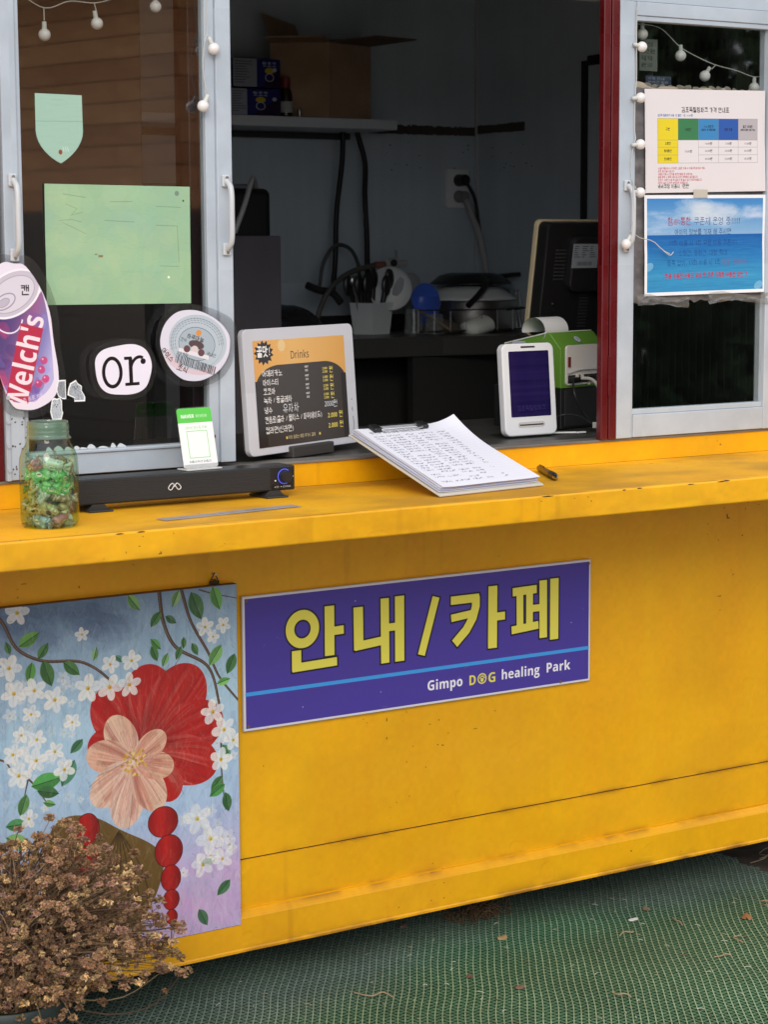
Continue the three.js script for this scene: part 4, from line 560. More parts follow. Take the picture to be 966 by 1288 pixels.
    // hanging red seed pods
    const pods = (list) => list.forEach(([u, v, a, b]) => { const [px, py] = P(u, v); const gg = x.createLinearGradient(px - a, py, px + a, py); gg.addColorStop(0, '#8c1416'); gg.addColorStop(0.4, '#b81e1c'); gg.addColorStop(1, '#7a1012'); x.fillStyle = gg; x.beginPath(); x.ellipse(px, py, a, b, 0, 0, 7); x.fill(); x.strokeStyle = 'rgba(60,8,10,0.8)'; x.lineWidth = 3; x.stroke(); });
    pods([[0.712, 0.655, 66, 62], [0.731, 0.742, 62, 66], [0.737, 0.822, 44, 54], [0.737, 0.885, 36, 42], [0.737, 0.935, 26, 30]]); pods([[0.44, 0.64, 50, 64], [0.435, 0.73, 52, 60]]);
    branch([[0.737, 0.955], [0.735, 1.0]], 6, 4);
    for (const [u, v, r] of [[0.217, 0.016, 58], [0.185, 0.163, 60], [0.436, 0.094, 34], [0.199, 0.234, 60], [0.268, 0.232, 58], [0.337, 0.265, 60], [0.255, 0.296, 44], [0.395, 0.333, 42], [0.272, 0.368, 46], [0.333, 0.408, 46], [0.207, 0.46, 60], [0.364, 0.462, 52], [0.19, 0.4, 50], [0.268, 0.425, 56], [0.22, 0.35, 40], [0.453, 0.245, 66], [0.533, 0.186, 44], [0.609, 0.183, 50], [0.88, 0.113, 46], [0.948, 0.113, 40], [0.909, 0.143, 34], [0.904, 0.36, 62], [0.945, 0.416, 64], [0.932, 0.501, 58], [0.238, 0.583, 44], [0.98, 0.45, 50], [0.839, 0.663, 74], [0.888, 0.728, 76], [0.857, 0.801, 60], [0.932, 0.793, 56], [0.53, 0.25, 62], [0.6, 0.25, 58]]) flower(u, v, r, v > 0.6 ? 0.72 : 0.95);
    for (let i = 0; i < 5200; i++) { x.strokeStyle = ['rgba(255,250,240,0.055)', 'rgba(30,35,50,0.05)', 'rgba(120,140,120,0.05)'][i % 3]; x.lineWidth = rr(2, 9); const a = rnd() * W, b = rnd() * H, c = rr(-26, 26); x.beginPath(); x.moveTo(a, b); x.quadraticCurveTo(a + c * 0.4, b + rr(6, 20), a + c, b + rr(14, 44)); x.stroke(); }
    // wear: vertical grain and drips
    for (let i = 0; i < 260; i++) { x.strokeStyle = rnd() < 0.5 ? 'rgba(40,40,50,0.06)' : 'rgba(255,255,255,0.06)'; x.lineWidth = rr(1, 3); const a = rnd() * W, b = rnd() * H; x.beginPath(); x.moveTo(a, b); x.lineTo(a + rr(-3, 3), b + rr(60, 340)); x.stroke(); }
    for (let i = 0; i < 40; i++) { x.strokeStyle = 'rgba(70,60,50,0.35)'; x.lineWidth = 2; const a = rnd() * W, b = rnd() * H; x.beginPath(); x.moveTo(a, b); x.lineTo(a + rr(-16, 16), b + rr(-20, 20)); x.stroke(); }
  });
  const t = thing('painting', 'painted board of white blossom and a red bloom hung on the yellow wall', 'painting', [1.65, 0.5275, 0.004]);
  part('board', tri(rb(-0.3, 0.3, -0.3525, 0.3525, 0, 0.016, 0.002), 3), M([0.16, 0.10, 0.06], 0.7), t);
  part('painted_face', flat(bx(-0.2985, 0.2985, -0.351, 0.351, 0.0162, 0.0167)), M(0xffffff, 0.42, { map: tex, bumpMap: grimeBump, bumpScale: 0.0004 }), t);
  const hook = part('hanger', [new THREE.TorusGeometry(0.0085, 0.0016, 8, 3).rotateZ(Math.PI / 2).translate(0.256, 0.367, 0.004), rb(0.246, 0.266, 0.3525, 0.3605, 0.001, 0.006, 0.001)], M([0.05, 0.035, 0.025], 0.5, { metalness: 0.6 }), t);
  part('nail', rot(cyl(0.0022, 0.0022, 0.014, 0, 0, 0, 8), Math.PI / 2).translate(0.256, 0.373, 0.003), steel, hook);
}

// ---------------------------------------------------------------- dried flowers in a dark pot
{
  const pot = thing('flower_pot', 'dark grey green plastic flower pot at the bottom left corner', 'pot', [1.338, 0.004, 0.27]); pot.scale.set(1, 1.14, 1);
  part('pot_body', lathe([[0, 0], [0.082, 0], [0.085, 0.004], [0.103, 0.17], [0.103, 0.176], [0.0985, 0.176], [0.098, 0.168], [0.083, 0.02], [0, 0.02]], 48), M([0.022, 0.034, 0.03], 0.5, { bumpMap: grimeBump, bumpScale: 0.0003 }), pot);
  part('rim', lathe([[0.102, 0.162], [0.1055, 0.164], [0.107, 0.186], [0.106, 0.2], [0.1, 0.202], [0.0985, 0.19], [0.0985, 0.176]], 48), M([0.022, 0.034, 0.03], 0.5), pot);
  part('soil', cyl(0.097, 0.094, 0.02, 0, 0.172, 0, 32), M([0.03, 0.02, 0.014], 0.95), pot);
  const plant = thing('dried_plant', 'bushy dried brown flowers growing from the dark pot before the painting', 'plant', [1.345, 0.205, 0.27]);
  const stems = [], heads = [];
  const stemCol = () => { const k = rr(0.6, 1.25); return rnd() < 0.3 ? [0.30 * k, 0.20 * k, 0.11 * k] : [0.13 * k, 0.075 * k, 0.042 * k]; };
  function thin(pts, r0, r1) {
    const c = new THREE.CatmullRomCurve3(pts.map(V)); const n = 9, q = c.getPoints(n), pos = [], col = [], cc = stemCol();
    const ring = q.map((p, i) => { const t = c.getTangent(i / n), a = new THREE.Vector3(0, 1, 0.3).cross(t).normalize(), b = t.clone().cross(a), r = r0 + (r1 - r0) * i / n; return [0, 1, 2].map((k) => p.clone().addScaledVector(a, r * Math.cos(k * 2.094)).addScaledVector(b, r * Math.sin(k * 2.094))); });
    for (let i = 0; i < n; i++) for (let k = 0; k < 3; k++) { const A = ring[i][k], B = ring[i][(k + 1) % 3], C = ring[i + 1][(k + 1) % 3], D = ring[i + 1][k]; for (const p of [A, B, C, A, C, D]) { pos.push(p.x, p.y, p.z); col.push(...cc); } }
    const g = new THREE.BufferGeometry(); g.setAttribute('position', new THREE.Float32BufferAttribute(pos, 3)); g.setAttribute('color', new THREE.Float32BufferAttribute(col, 3)); g.computeVertexNormals(); stems.push(g); return q;
  }
  // a crumpled flower head: little bent petals round a dark core
  function headGeo(tone, nf) {
    const pos = [], col = [];
    for (let f = 0; f < nf; f++) {
      const o = nf > 1 ? new THREE.Vector3(rr(-1, 1), rr(-0.6, 0.7), rr(-1, 1)).multiplyScalar(0.85) : new THREE.Vector3(), sc = nf > 1 ? rr(0.32, 0.62) : 1, kk = rr(0.65, 1.3), n = 12;
      for (let i = 0; i < n; i++) {
        const y = 1 - 1.8 * (i + 0.5) / n, a = i * 2.39996 + f, s2 = Math.sqrt(Math.max(0, 1 - y * y)); const d = new THREE.Vector3(s2 * Math.cos(a), y, s2 * Math.sin(a)).multiplyScalar(rr(0.5, 1.2));
        const u = new THREE.Vector3(rr(-1, 1), rr(-1, 1), rr(-1, 1)).cross(d).normalize(), w = u.clone().cross(d).normalize(), L = rr(0.35, 0.8), Wd = rr(0.2, 0.45);
        const k = kk * rr(0.55, 1.45), c = [tone[0] * k, tone[1] * k, tone[2] * k * rr(0.8, 1.15)];
        const q = [d.clone().multiplyScalar(0.4), d.clone().addScaledVector(u, Wd), d.clone().addScaledVector(u, -Wd), d.clone().multiplyScalar(1.15).addScaledVector(w, L), d.clone().multiplyScalar(0.8).addScaledVector(w, -L)].map((v) => v.multiplyScalar(sc).add(o));
        for (const m of [0, 1, 3, 0, 3, 2, 0, 2, 4, 0, 4, 1]) { pos.push(q[m].x, q[m].y, q[m].z); col.push(...c); }
      }
    }
    const g = new THREE.BufferGeometry(); g.setAttribute('position', new THREE.Float32BufferAttribute(pos, 3)); g.setAttribute('color', new THREE.Float32BufferAttribute(col, 3)); g.computeVertexNormals(); return g;
  }
  const tones = [[0.34, 0.185, 0.10], [0.44, 0.25, 0.14], [0.25, 0.135, 0.07], [0.42, 0.27, 0.125], [0.56, 0.38, 0.19], [0.20, 0.11, 0.06], [0.47, 0.27, 0.185], [0.36, 0.21, 0.105]];
  const geos = tones.map((q) => headGeo(q, 6 + Math.floor(rnd() * 4))), bits = tones.map((q) => headGeo(q, 1)), drym = M(0xffffff, 0.85, { vertexColors: true });
  const crumbs = [];
  for (let i = 0; i < 760; i++) {
    const a = rnd() * Math.PI * 2, e = Math.asin(rr(Math.cos(a) > 0.3 ? -0.2 : -0.06, 1));
    const sx = 0.275, sy = e > 0 ? 0.262 : 0.17, sz = 0.17, k = i < 430 ? rr(0.84, 1.05) : rr(0.4, 0.95);
    const tip = [0.05 + Math.cos(a) * Math.cos(e) * sx * k * (e < 0.25 && Math.cos(a) > 0.5 ? 1.02 : 0.93), 0.045 + Math.sin(e) * sy * k + 0.02 * Math.cos(a), Math.sin(a) * Math.cos(e) * sz * k - 0.02];
    if (tip[2] < -0.235) tip[2] = -0.235 + rr(0, 0.05);
    tip[1] = Math.max(tip[1], 0.012 + 0.33 * Math.max(0, tip[2]) + rr(0, 0.03) - 0.32 * Math.max(0, tip[0] - 0.1));
    const b = [rr(-0.07, 0.07), 0, rr(-0.07, 0.07)], m = [b[0] * 0.4 + tip[0] * 0.45 + rr(-0.012, 0.012), 0.02 + Math.max(0.03, tip[1]) * 0.62 + rr(0, 0.03), b[2] * 0.4 + tip[2] * 0.45 + rr(-0.012, 0.012)];
    thin([b, m, tip], 0.0015, 0.0008);
    const s = rr(0.0055, 0.0125) * (i < 330 ? 1 : 0.85);
    heads.push([tip, s]);
    for (let j = 0; j < 3; j++) { const q = [m[0] + (tip[0] - m[0]) * rr(0.1, 0.9), m[1] + (tip[1] - m[1]) * rr(0.1, 0.9), m[2] + (tip[2] - m[2]) * rr(0.1, 0.9)]; const e2 = [q[0] + rr(-0.025, 0.025), q[1] + rr(0, 0.025), q[2] + rr(-0.02, 0.025)]; if (j < 2) thin([q, [(q[0] + e2[0]) / 2, (q[1] + e2[1]) / 2 + 0.003, (q[2] + e2[2]) / 2], e2], 0.0008, 0.0005); const g = bits[(i + j) % 8].clone(); const sc = rr(0.0022, 0.005); g.scale(sc, sc, sc); g.rotateX(rr(0, 6)); g.translate(...e2); crumbs.push(g); }
  }
  for (let i = 0; i < 240; i++) { const a = rr(-0.5, 3.6), r = rr(0.07, 0.15), q = [Math.cos(a) * r + 0.02, rr(0.0, 0.075), Math.sin(a) * r * 0.9]; const g = bits[i % 8].clone(), sc = rr(0.005, 0.010); g.scale(sc, sc * 0.8, sc); g.rotateY(rr(0, 6)); g.translate(...q); crumbs.push(g); if (i % 3 === 0) thin([[q[0] * 0.4, 0.03, q[2] * 0.4], [q[0] * 0.8, q[1] + 0.03, q[2] * 0.8], q], 0.001, 0.0006); }
  // long loose stems drooping over the mat
  for (const p of [[[0.06, 0.01, 0.02], [0.16, -0.025, 0.06], [0.26, -0.03, 0.05], [0.33, 0.005, 0.02]], [[0.07, 0.0, 0.03], [0.12, -0.045, 0.06], [0.14, -0.09, 0.08], [0.185, -0.11, 0.1]], [[0.05, 0.01, 0.03], [0.14, -0.05, 0.06], [0.2, -0.06, 0.07]], [[0.04, 0.02, 0], [0.2, 0.05, 0.03], [0.3, 0.05, 0.02], [0.33, 0.09, 0]], [[0.04, 0.02, 0], [0.18, 0.0, 0.06], [0.28, 0.03, 0.05]], [[-0.02, 0.02, 0.08], [0.01, -0.02, 0.13], [0.02, -0.06, 0.14]], [[0.0, 0.02, 0.08], [0.05, -0.01, 0.13], [0.06, -0.05, 0.13]]]) { const q = thin(p, 0.0017, 0.0009); heads.push([q[9].toArray(), 0.012]); heads.push([[q[9].x + 0.013, q[9].y + 0.003, q[9].z], 0.0095]); heads.push([[q[7].x, q[7].y + 0.008, q[7].z], 0.007]); }
  const st = part('stem', stems, drym, plant); st.userData.kind = 'stuff';
  // heads that show most are single parts, the inner ones are joined
  heads.sort((p, q) => (q[0][2] * 0.85 - q[0][0] * 0.5 + q[1] * 4 + 0.4 * q[0][1]) - (p[0][2] * 0.85 - p[0][0] * 0.5 + p[1] * 4 + 0.4 * p[0][1]));
  heads.forEach(([p, s], i) => { if (i < 300) { const o = part('flower_head', geos[i % 8], drym, plant, p); o.scale.set(s, s * rr(0.6, 0.9), s); o.rotation.set(rr(-0.6, 0.6), rr(0, 6), rr(-0.6, 0.6)); } else { const g = bits[i % 8].clone(); g.scale(s, s * 0.75, s); g.rotateY(rr(0, 6)); g.translate(...p); crumbs.push(g); } });
  part('seed_heads', crumbs, drym, plant).userData.kind = 'stuff';
}

// ---------------------------------------------------------------- litter on the mat
const strawM = M([0.34, 0.26, 0.15], 0.8), leafM = M([0.24, 0.13, 0.05], 0.8, { side: THREE.DoubleSide });
{
  const bits = [[2.192, 0.14, 0.085, 0.9, 'curved straw twig on the mat near the bottom middle'], [3.06, 0.3, 0.05, 2.2, 'pale straw twig low on the right side of the mat'], [2.95, 0.36, 0.04, 0.3, 'short straw twig right of centre on the mat'], [2.87, 0.13, 0.05, 2.9, 'thin straw twig below the white chip'], [3.02, 0.13, 0.06, 1.9, 'long thin straw twig right of the white chip'], [3.3, 0.14, 0.05, 0.6, 'bent straw twig by the right edge of the mat'], [2.62, 0.42, 0.045, 1.2, 'straw twig at the bottom edge right of the middle'], [3.13, 0.42, 0.05, 0.2, 'arched straw twig in the lower right corner']];
  for (const [x, z, l, a, lab] of bits) { const dx = Math.cos(a) * l / 2, dz = Math.sin(a) * l / 2, k = rr(-0.012, 0.012); one('straw_twig', tube([[x - dx, 0.0145, z - dz], [x - dx * 0.3 - dz * 0.3 + k, 0.017, z + k], [x + dx * 0.4 + k, 0.018, z + dz * 0.4 - k], [x + dx, 0.0145, z + dz]], 0.0016, 16, 5), strawM, lab, 'twig'); }
  const leaf = (x, z, s, a, lab, m) => { const g = new THREE.PlaneGeometry(1, 0.6, 6, 4); const p = g.attributes.position; for (let i = 0; i < p.count; i++) { const u = p.getX(i), v = p.getY(i), w = Math.sqrt(Math.max(0, 1 - Math.pow(u * 2, 2))); p.setXYZ(i, u, v * (0.25 + w) * (0.8 + 0.4 * vnoise(u * 8 + x, 2)), 0.18 * Math.cos(v * 5) * (0.5 + vnoise(u * 5 + z, v * 6)) + 0.1 * u * u); } g.computeVertexNormals(); g.scale(s, s, s); g.rotateX(-Math.PI / 2); g.rotateY(a); g.translate(x, 0.0135, z); one('dry_leaf', g, m || leafM, lab, 'leaf'); };
  leaf(3.173, 0.195, 0.034, 0.8, 'curled orange brown leaf near the right edge of the mat', M([0.30, 0.14, 0.05], 0.8)); leaf(2.62, 0.0, 0.03, 0.2, 'tan dry leaf bit just below the dry grass clump', M([0.36, 0.24, 0.1], 0.8));
  leaf(2.42, 0.16, 0.02, 1.2, 'small reddish leaf bit in the middle of the mat', M([0.15, 0.08, 0.05], 0.8)); leaf(2.47, 0.27, 0.024, 0.1, 'small brown leaf bit low in the middle of the mat', M([0.17, 0.1, 0.06], 0.8)); leaf(3.25, 0.27, 0.022, 2, 'small tan leaf bit at the far right of the mat', M([0.36, 0.24, 0.12], 0.8)); leaf(2.48, -0.19, 0.03, 0.5, 'grey brown leaf bit in the shade under the skirt', M([0.18, 0.12, 0.09], 0.8)); leaf(3.02, 0.02, 0.024, 1.1, 'flat pale leaf bit right above the white chip', M([0.25, 0.18, 0.1], 0.8));
  one('white_chip', extr(blob([[-0.012, 0.003], [0.008, 0.005], [0.013, 0], [0.006, -0.005], [-0.01, -0.004]]), 0.002).rotateX(-Math.PI / 2).translate(2.949, 0.0125, 0.06), M([0.75, 0.75, 0.72], 0.5), 'small white chip lying on the green mat', 'chip');
  const cl = []; for (let i = 0; i < 120; i++) { const x = 2.68 + rr(-0.075, 0.075) * rnd() * 1.4, z = -0.165 + rr(-0.035, 0.035), a = rr(0, 6.3), l = rr(0.015, 0.05); cl.push(tube([[x, 0.012, z], [x + Math.cos(a) * l * 0.5, 0.015 + rr(0, 0.022), z + Math.sin(a) * l * 0.5], [x + Math.cos(a) * l, 0.012 + rr(0, 0.012), z + Math.sin(a) * l]], 0.0011, 5, 4)); }
  one('grass_clump', cl, M([0.13, 0.075, 0.035], 0.9), 'clump of brown dry grass under the middle of the kiosk skirt', 'dry grass').userData.kind = 'stuff';
  const fine = []; for (let i = 0; i < 150; i++) { const x = rr(1.9, 3.42), z = rr(-0.1, 0.9), a = rr(0, 6.3), l = rr(0.004, 0.016); const g = tube([[x, 0.0125, z], [x + Math.cos(a) * l * 0.5, 0.0145, z + Math.sin(a) * l * 0.5], [x + Math.cos(a) * l, 0.0125, z + Math.sin(a) * l]], 0.0009, 3, 4); const c = [[0.4, 0.34, 0.22], [0.18, 0.1, 0.05], [0.5, 0.48, 0.4]][i % 3], n = g.attributes.position.count, ca = new Float32Array(n * 3); for (let k = 0; k < n; k++) ca.set(c, k * 3); g.setAttribute('color', new THREE.BufferAttribute(ca, 3)); fine.push(g); }
  one('litter', fine, M(0xffffff, 0.8, { vertexColors: true }), 'tiny straw and seed crumbs scattered over the green mat', 'litter').userData.kind = 'stuff';
  const rt = []; for (let i = 0; i < 26; i++) { const x = rr(3.46, 3.75), z = rr(-0.35, 0.1), a = rr(-0.5, 0.9), l = rr(0.03, 0.09); rt.push(tube([[x, 0.004, z], [x + l * 0.5, 0.01, z + rr(-0.01, 0.01)], [x + l * Math.cos(a), 0.004, z - l * Math.sin(a)]], 0.0013, 8, 4)); }
  one('straw_litter', rt, M([0.3, 0.22, 0.16], 0.9), 'thin dry stalks on bare soil beyond the right edge of the mat', 'litter').userData.kind = 'stuff';
}

// ---------------------------------------------------------------- on the serving shelf
const SH = 1.0614;
{ // glass jar of sweets
  const jx = 1.448, jz = 0.262;
  const jar = thing('glass_jar', 'open green tinted glass jar full of wrapped sweets on the shelf', 'jar', [jx, SH, jz]);
  const glass = new THREE.MeshPhysicalMaterial({ color: new THREE.Color(0.66, 0.80, 0.68), roughness: 0.01, transmission: 1, thickness: 0, ior: 1.52 });
  const neckGlass = new THREE.MeshPhysicalMaterial({ color: new THREE.Color(0.55, 0.72, 0.6), roughness: 0.05, transmission: 0.86, thickness: 0, ior: 1.52 });
  part('jar_body', lathe([[0, 0.0015], [0.034, 0.0015], [0.043, 0.0], [0.0485, 0.004], [0.0512, 0.012], [0.0516, 0.06], [0.0514, 0.11], [0.0500, 0.122], [0.046, 0.134], [0.0405, 0.143], [0.0375, 0.149], [0.0365, 0.153]], 64), glass, jar);
  const rim = part('threaded_neck', lathe([[0.0365, 0.153], [0.0398, 0.1545], [0.0402, 0.157], [0.0372, 0.159], [0.0362, 0.163], [0.0375, 0.1655], [0.0364, 0.168], [0.0362, 0.172], [0.0374, 0.1745], [0.0362, 0.177], [0.0358, 0.182], [0.0352, 0.1845], [0.0335, 0.184], [0.033, 0.18], [0.033, 0.155]], 64), neckGlass, jar);
  const kinds = [['green', [0.16, 0.5, 0.14], 'bright green wrapped sweet among those in the glass jar'], ['gold', [0.45, 0.34, 0.14], 'golden wrapped sweet among those in the glass jar'], ['white', [0.62, 0.66, 0.62], 'white wrapped sweet among those in the glass jar'], ['blue', [0.26, 0.40, 0.52], 'pale blue wrapped sweet among those in the glass jar'], ['brown', [0.3, 0.19, 0.1], 'brown wrapped sweet among those in the glass jar'], ['lime', [0.36, 0.48, 0.16], 'lime yellow wrapped sweet among those in the glass jar'], ['pink', [0.5, 0.2, 0.22], 'pink and white wrapped sweet among those in the glass jar']];
  const protos = kinds.map(([k, c, lab]) => {
    const tex = canvTex(128, 64, (x, w, h) => { const h2 = (a) => Math.round(255 * Math.pow(a, 1 / 2.2)); x.fillStyle = `rgb(${c.map(h2)})`; x.fillRect(0, 0, w, h); for (let i = 0; i < 40; i++) { x.fillStyle = ['rgba(255,255,255,0.5)', 'rgba(15,35,15,0.4)', 'rgba(240,230,120,0.3)'][i % 3]; x.beginPath(); x.ellipse(rnd() * w, rnd() * h, rr(2, 14), rr(1, 6), rnd() * 3, 0, 7); x.fill(); } x.fillStyle = k === 'gold' ? '#3a2212' : '#f2f2e8'; x.beginPath(); x.ellipse(64, 32, 20, 11, 0.3, 0, 7); x.fill(); x.fillStyle = k === 'white' ? '#2f8a3a' : '#6a4a22'; x.fillRect(52, 28, 24, 7); });
    const m = new THREE.MeshPhysicalMaterial({ color: 0xffffff, map: tex, roughness: 0.28, clearcoat: 0.6, clearcoatRoughness: 0.2 });
    const t = new THREE.Group(); t.name = 'wrapped_sweet'; tag(t, lab, 'sweet', k + ' wrapped sweets in the jar'); t.scale.setScalar(1.35);
    let g = new RoundedBoxGeometry(0.026, 0.016, 0.013, 3, 0.005); let p = g.attributes.position; for (let i = 0; i < p.count; i++) { const q = 1 + 0.22 * (vnoise(p.getX(i) * 260 + 3, p.getY(i) * 260 + p.getZ(i) * 310) - 0.5); p.setXYZ(i, p.getX(i) * q, p.getY(i) * q, p.getZ(i) * q); } g.computeVertexNormals(); part('wrapper', flat(g), m, t);
    for (const s of [-1, 1]) { g = new THREE.PlaneGeometry(0.011, 0.016, 5, 6); p = g.attributes.position; for (let i = 0; i < p.count; i++) { const u = (p.getX(i) + 0.0055) / 0.011, v = p.getY(i); p.setXYZ(i, s * (0.0125 + u * 0.0105), v * (0.25 + u * 1.0), 0.0028 * Math.sin(v * 1400) * u); } g.computeVertexNormals(); part('twist', g, m, t); }
    return t;
  });
  const order = [2, 1, 0, 3, 1, 4, 2, 6, 1, 0, 4, 2, 5, 0, 3, 6, 1, 2, 5, 2, 0, 1, 4, 1, 5, 3, 6, 2, 4];
  let k = 0; const firstUsed = {};
  const spots = [['right', 'front right', 'front left', 'rear left', 'rear right'], ['front right', 'front', 'left', 'rear', 'rear right']];
  for (let L = 0; L < 6; L++) for (let i = 0; i < 6; i++) {
    const mid = i === 5, ai = i * 72 + (L % 2) * 36, a = (ai + rr(-9, 9)) * D2R, r = mid ? 0.003 : rr(0.026, 0.029), kind = L > 2 && rnd() < 0.4 ? (rnd() < 0.6 ? 0 : 5) : order[(k * 7 + L * 3) % order.length]; k++;
    const o = firstUsed[kind] ? protos[kind].clone() : protos[kind]; firstUsed[kind] = 1; o.name = numbered('wrapped_sweet');
    o.userData.label = kinds[kind][2].replace('among those in the glass jar', (mid ? 'in the middle' : 'at the ' + spots[L % 2][i]) + ' of the ' + ['lowest', 'second', 'third', 'fourth', 'fifth', 'topmost'][L] + ' layer in the jar');
    o.position.set(jx + Math.cos(a) * r, SH + 0.015 + L * 0.0188 + rr(-0.003, 0.003), jz + Math.sin(a) * r); o.rotation.set(rr(-0.8, 0.8), -a + Math.PI / 2 + rr(-0.35, 0.35), rr(-0.5, 0.5)); scene.add(o);
  }
}
{ // sound bar
  const t = thing('soundbar', 'long black soundbar on two feet on the yellow shelf', 'speaker', [1.762, SH, 0.1]);
  part('body', rb(-0.262, 0.2605, 0.0125, 0.0605, -0.032, 0.03, 0.003, 3), blackPlastic, t);
  part('front_grille', rb(-0.258, 0.205, 0.0155, 0.0575, 0.0295, 0.0312, 0.001), M([0.017, 0.017, 0.018], 0.75, { bumpMap: grimeBump, bumpScale: 0.0006 }), t);
  for (const x of [-0.16, 0.214]) part('foot', [rb(x - 0.024, x + 0.024, 0, 0.0035, -0.03, 0.044, 0.0015), extr(poly([[-0.022, 0.003], [0.022, 0.003], [0.012, 0.0135], [-0.012, 0.0135]]), 0.06).translate(x, 0, -0.03)], M([0.03, 0.029, 0.028], 0.5), t);
  const knob = part('volume_knob', [rot(cyl(0.0115, 0.0125, 0.014, 0, 0, 0, 40), Math.PI / 2).translate(0.236, 0.040, 0.037), rot(cyl(0.0085, 0.0085, 0.001, 0, 0, 0, 32), Math.PI / 2).translate(0.236, 0.040, 0.0445)], M([0.022, 0.022, 0.024], 0.3), t);
  part('light_ring', new THREE.TorusGeometry(0.0142, 0.0009, 8, 50, 4.6).rotateZ(0.9).translate(0.236, 0.040, 0.0312), M([0.05, 0.06, 0.5], 0.3, { emissive: new THREE.Color(0.12, 0.16, 1.0), emissiveIntensity: 0.45 }), knob);
  const w = M([0.75, 0.75, 0.75], 0.5);
  // two linked loops as the maker's mark
  const mk = (sx) => tube([[0, 0.0, 0], [sx * 0.0032, 0.0058, 0], [sx * 0.0064, 0.0058, 0], [sx * 0.0132, -0.0022, 0], [sx * 0.0098, -0.0058, 0], [sx * 0.0064, -0.0050, 0], [sx * 0.0018, 0.0012, 0]], 0.0009, 40, 6);
  part('mark', [mk(1).translate(-0.003, 0.036, 0.0316), mk(-1).translate(-0.003, 0.036, 0.0316)], w, t);
  const tx = canvTex(256, 64, (x, W, H) => { x.fillStyle = '#0a0a0b'; x.fillRect(0, 0, W, H); x.strokeStyle = x.fillStyle = '#c9c9c9'; x.lineWidth = 4; x.font = 'bold 30px sans-serif'; x.fillText('a', 24, 42); x.beginPath(); x.arc(64, 32, 13, 0, 7); x.stroke(); x.fillRect(108, 25, 12, 14); x.beginPath(); x.arc(150, 32, 13, 0, 7); x.stroke(); for (const k of [176, 200, 224]) { x.strokeRect(k, 22, 14, 20); } });
  part('symbols', flat(bx(0.2095, 0.252, 0.0165, 0.0245, 0.0301, 0.0316)), M(0xffffff, 0.5, { map: tx }), t);
  part('dot_mark', [rb(0.2145, 0.2175, 0.031, 0.034, 0.03, 0.0314, 0.001), rb(0.2525, 0.257, 0.0385, 0.0398, 0.03, 0.0314, 0.0005)], w, t);
}
{ // review card stand on the sound bar; its code square is left blank
  const t = thing('card_stand', 'small white and green review card in a clear stand on the soundbar', 'card', [1.833, SH + 0.0606, 0.098]); t.rotation.y = 0.1;
  const tex = canvTex(340, 500, (x, w, h) => {
    x.fillStyle = '#eef0ee'; x.fillRect(0, 0, w, h); x.fillStyle = '#5cc84e'; x.fillRect(0, 0, w, 122); x.fillStyle = '#f4fbf2'; x.font = 'bold 41px sans-serif'; x.textBaseline = 'alphabetic'; x.fillText('NAVER', 32, 82); x.font = '33px sans-serif'; x.globalAlpha = 0.75; x.fillText('REVIEW', 180, 80); x.globalAlpha = 1;
    ktext(x, '네이버 영수증 리뷰', 170, 150, 25, { lw: 2.6, color: '#8fcf8a', center: true }); x.strokeStyle = '#8bd486'; x.lineWidth = 6; x.strokeRect(72, 192, 200, 222); ktext(x, '리뷰를 남겨주시면 감사합니다', 170, 436, 19, { lw: 2.4, color: '#6b6f6e', center: true, wide: 0.75 });
  });
  const card = part('card', flat(extr(rrect(0.078, 0.116, 0.006), 0.0012)), M(0xffffff, 0.35, { map: tex }), t, [0, 0.06, 0]); card.rotation.x = -0.22; card.position.z = -0.012;
  const ac = new THREE.MeshPhysicalMaterial({ color: 0xf2f2f2, roughness: 0.05, transmission: 1, thickness: 0, ior: 1.49 });
  part('acrylic_base', rb(-0.04, 0.04, 0.0005, 0.0035, -0.022, 0.014, 0.001), M([0.62, 0.6, 0.57], 0.2), t);
  const lip = part('front_lip', rb(-0.039, 0.039, 0, 0.011, 0.0035, 0.0055, 0.0008), ac, t); lip.rotation.x = -0.22;
  const back = part('back_plate', extr(rrect(0.080, 0.118, 0.006), 0.001), ac, t, [0, 0.0605, -0.0145]); back.rotation.x = -0.22;
}
one('red_ornament', [sph(0.0055, 1.9, 1.173, 0.014, 10), sph(0.004, 1.906, 1.176, 0.016, 8), cyl(0.0012, 0.0012, 0.02, 1.9, 1.163, 0.013, 6), sph(0.0042, 1.8985, 1.156, 0.015, 8)], M([0.2, 0.03, 0.05], 0.5), 'tiny dark red bead ornament behind the review card', 'ornament');
{ // old printed tape stuck to the shelf top
  const tex = canvTex(700, 70, (x, w, h) => { x.fillStyle = '#a9a4a6'; x.fillRect(0, 0, w, h); for (let i = 0; i < 200; i++) { x.fillStyle = 'rgba(120,105,80,0.12)'; x.fillRect(rnd() * w, rnd() * h, rr(4, 50), rr(1, 5)); } ktext(x, '음료수는 개봉 후 교환', 90, 20, 30, { lw: 3, color: '#7d7a80', wob: 2 }); ktext(x, '한번더', 430, 18, 34, { lw: 4, color: '#4c4a52', wob: 5 }); });
  const g = new THREE.BoxGeometry(0.305, 0.0006, 0.03, 20, 1, 2); const uv = g.attributes.uv, p = g.attributes.position; for (let i = 0; i < p.count; i++) { uv.setXY(i, p.getX(i) / 0.305 + 0.5, 0.5 - p.getZ(i) / 0.03); p.setY(i, p.getY(i) + 0.0008 * vnoise(p.getX(i) * 30, 1)); } g.computeVertexNormals();
  const o = one('tape_label', g, M(0xffffff, 0.35, { map: tex }), 'worn silvery printed tape strip stuck flat on the yellow shelf', 'tape'); o.position.set(1.793, SH + 0.0006, 0.288); o.rotation.y = 0.12;
}
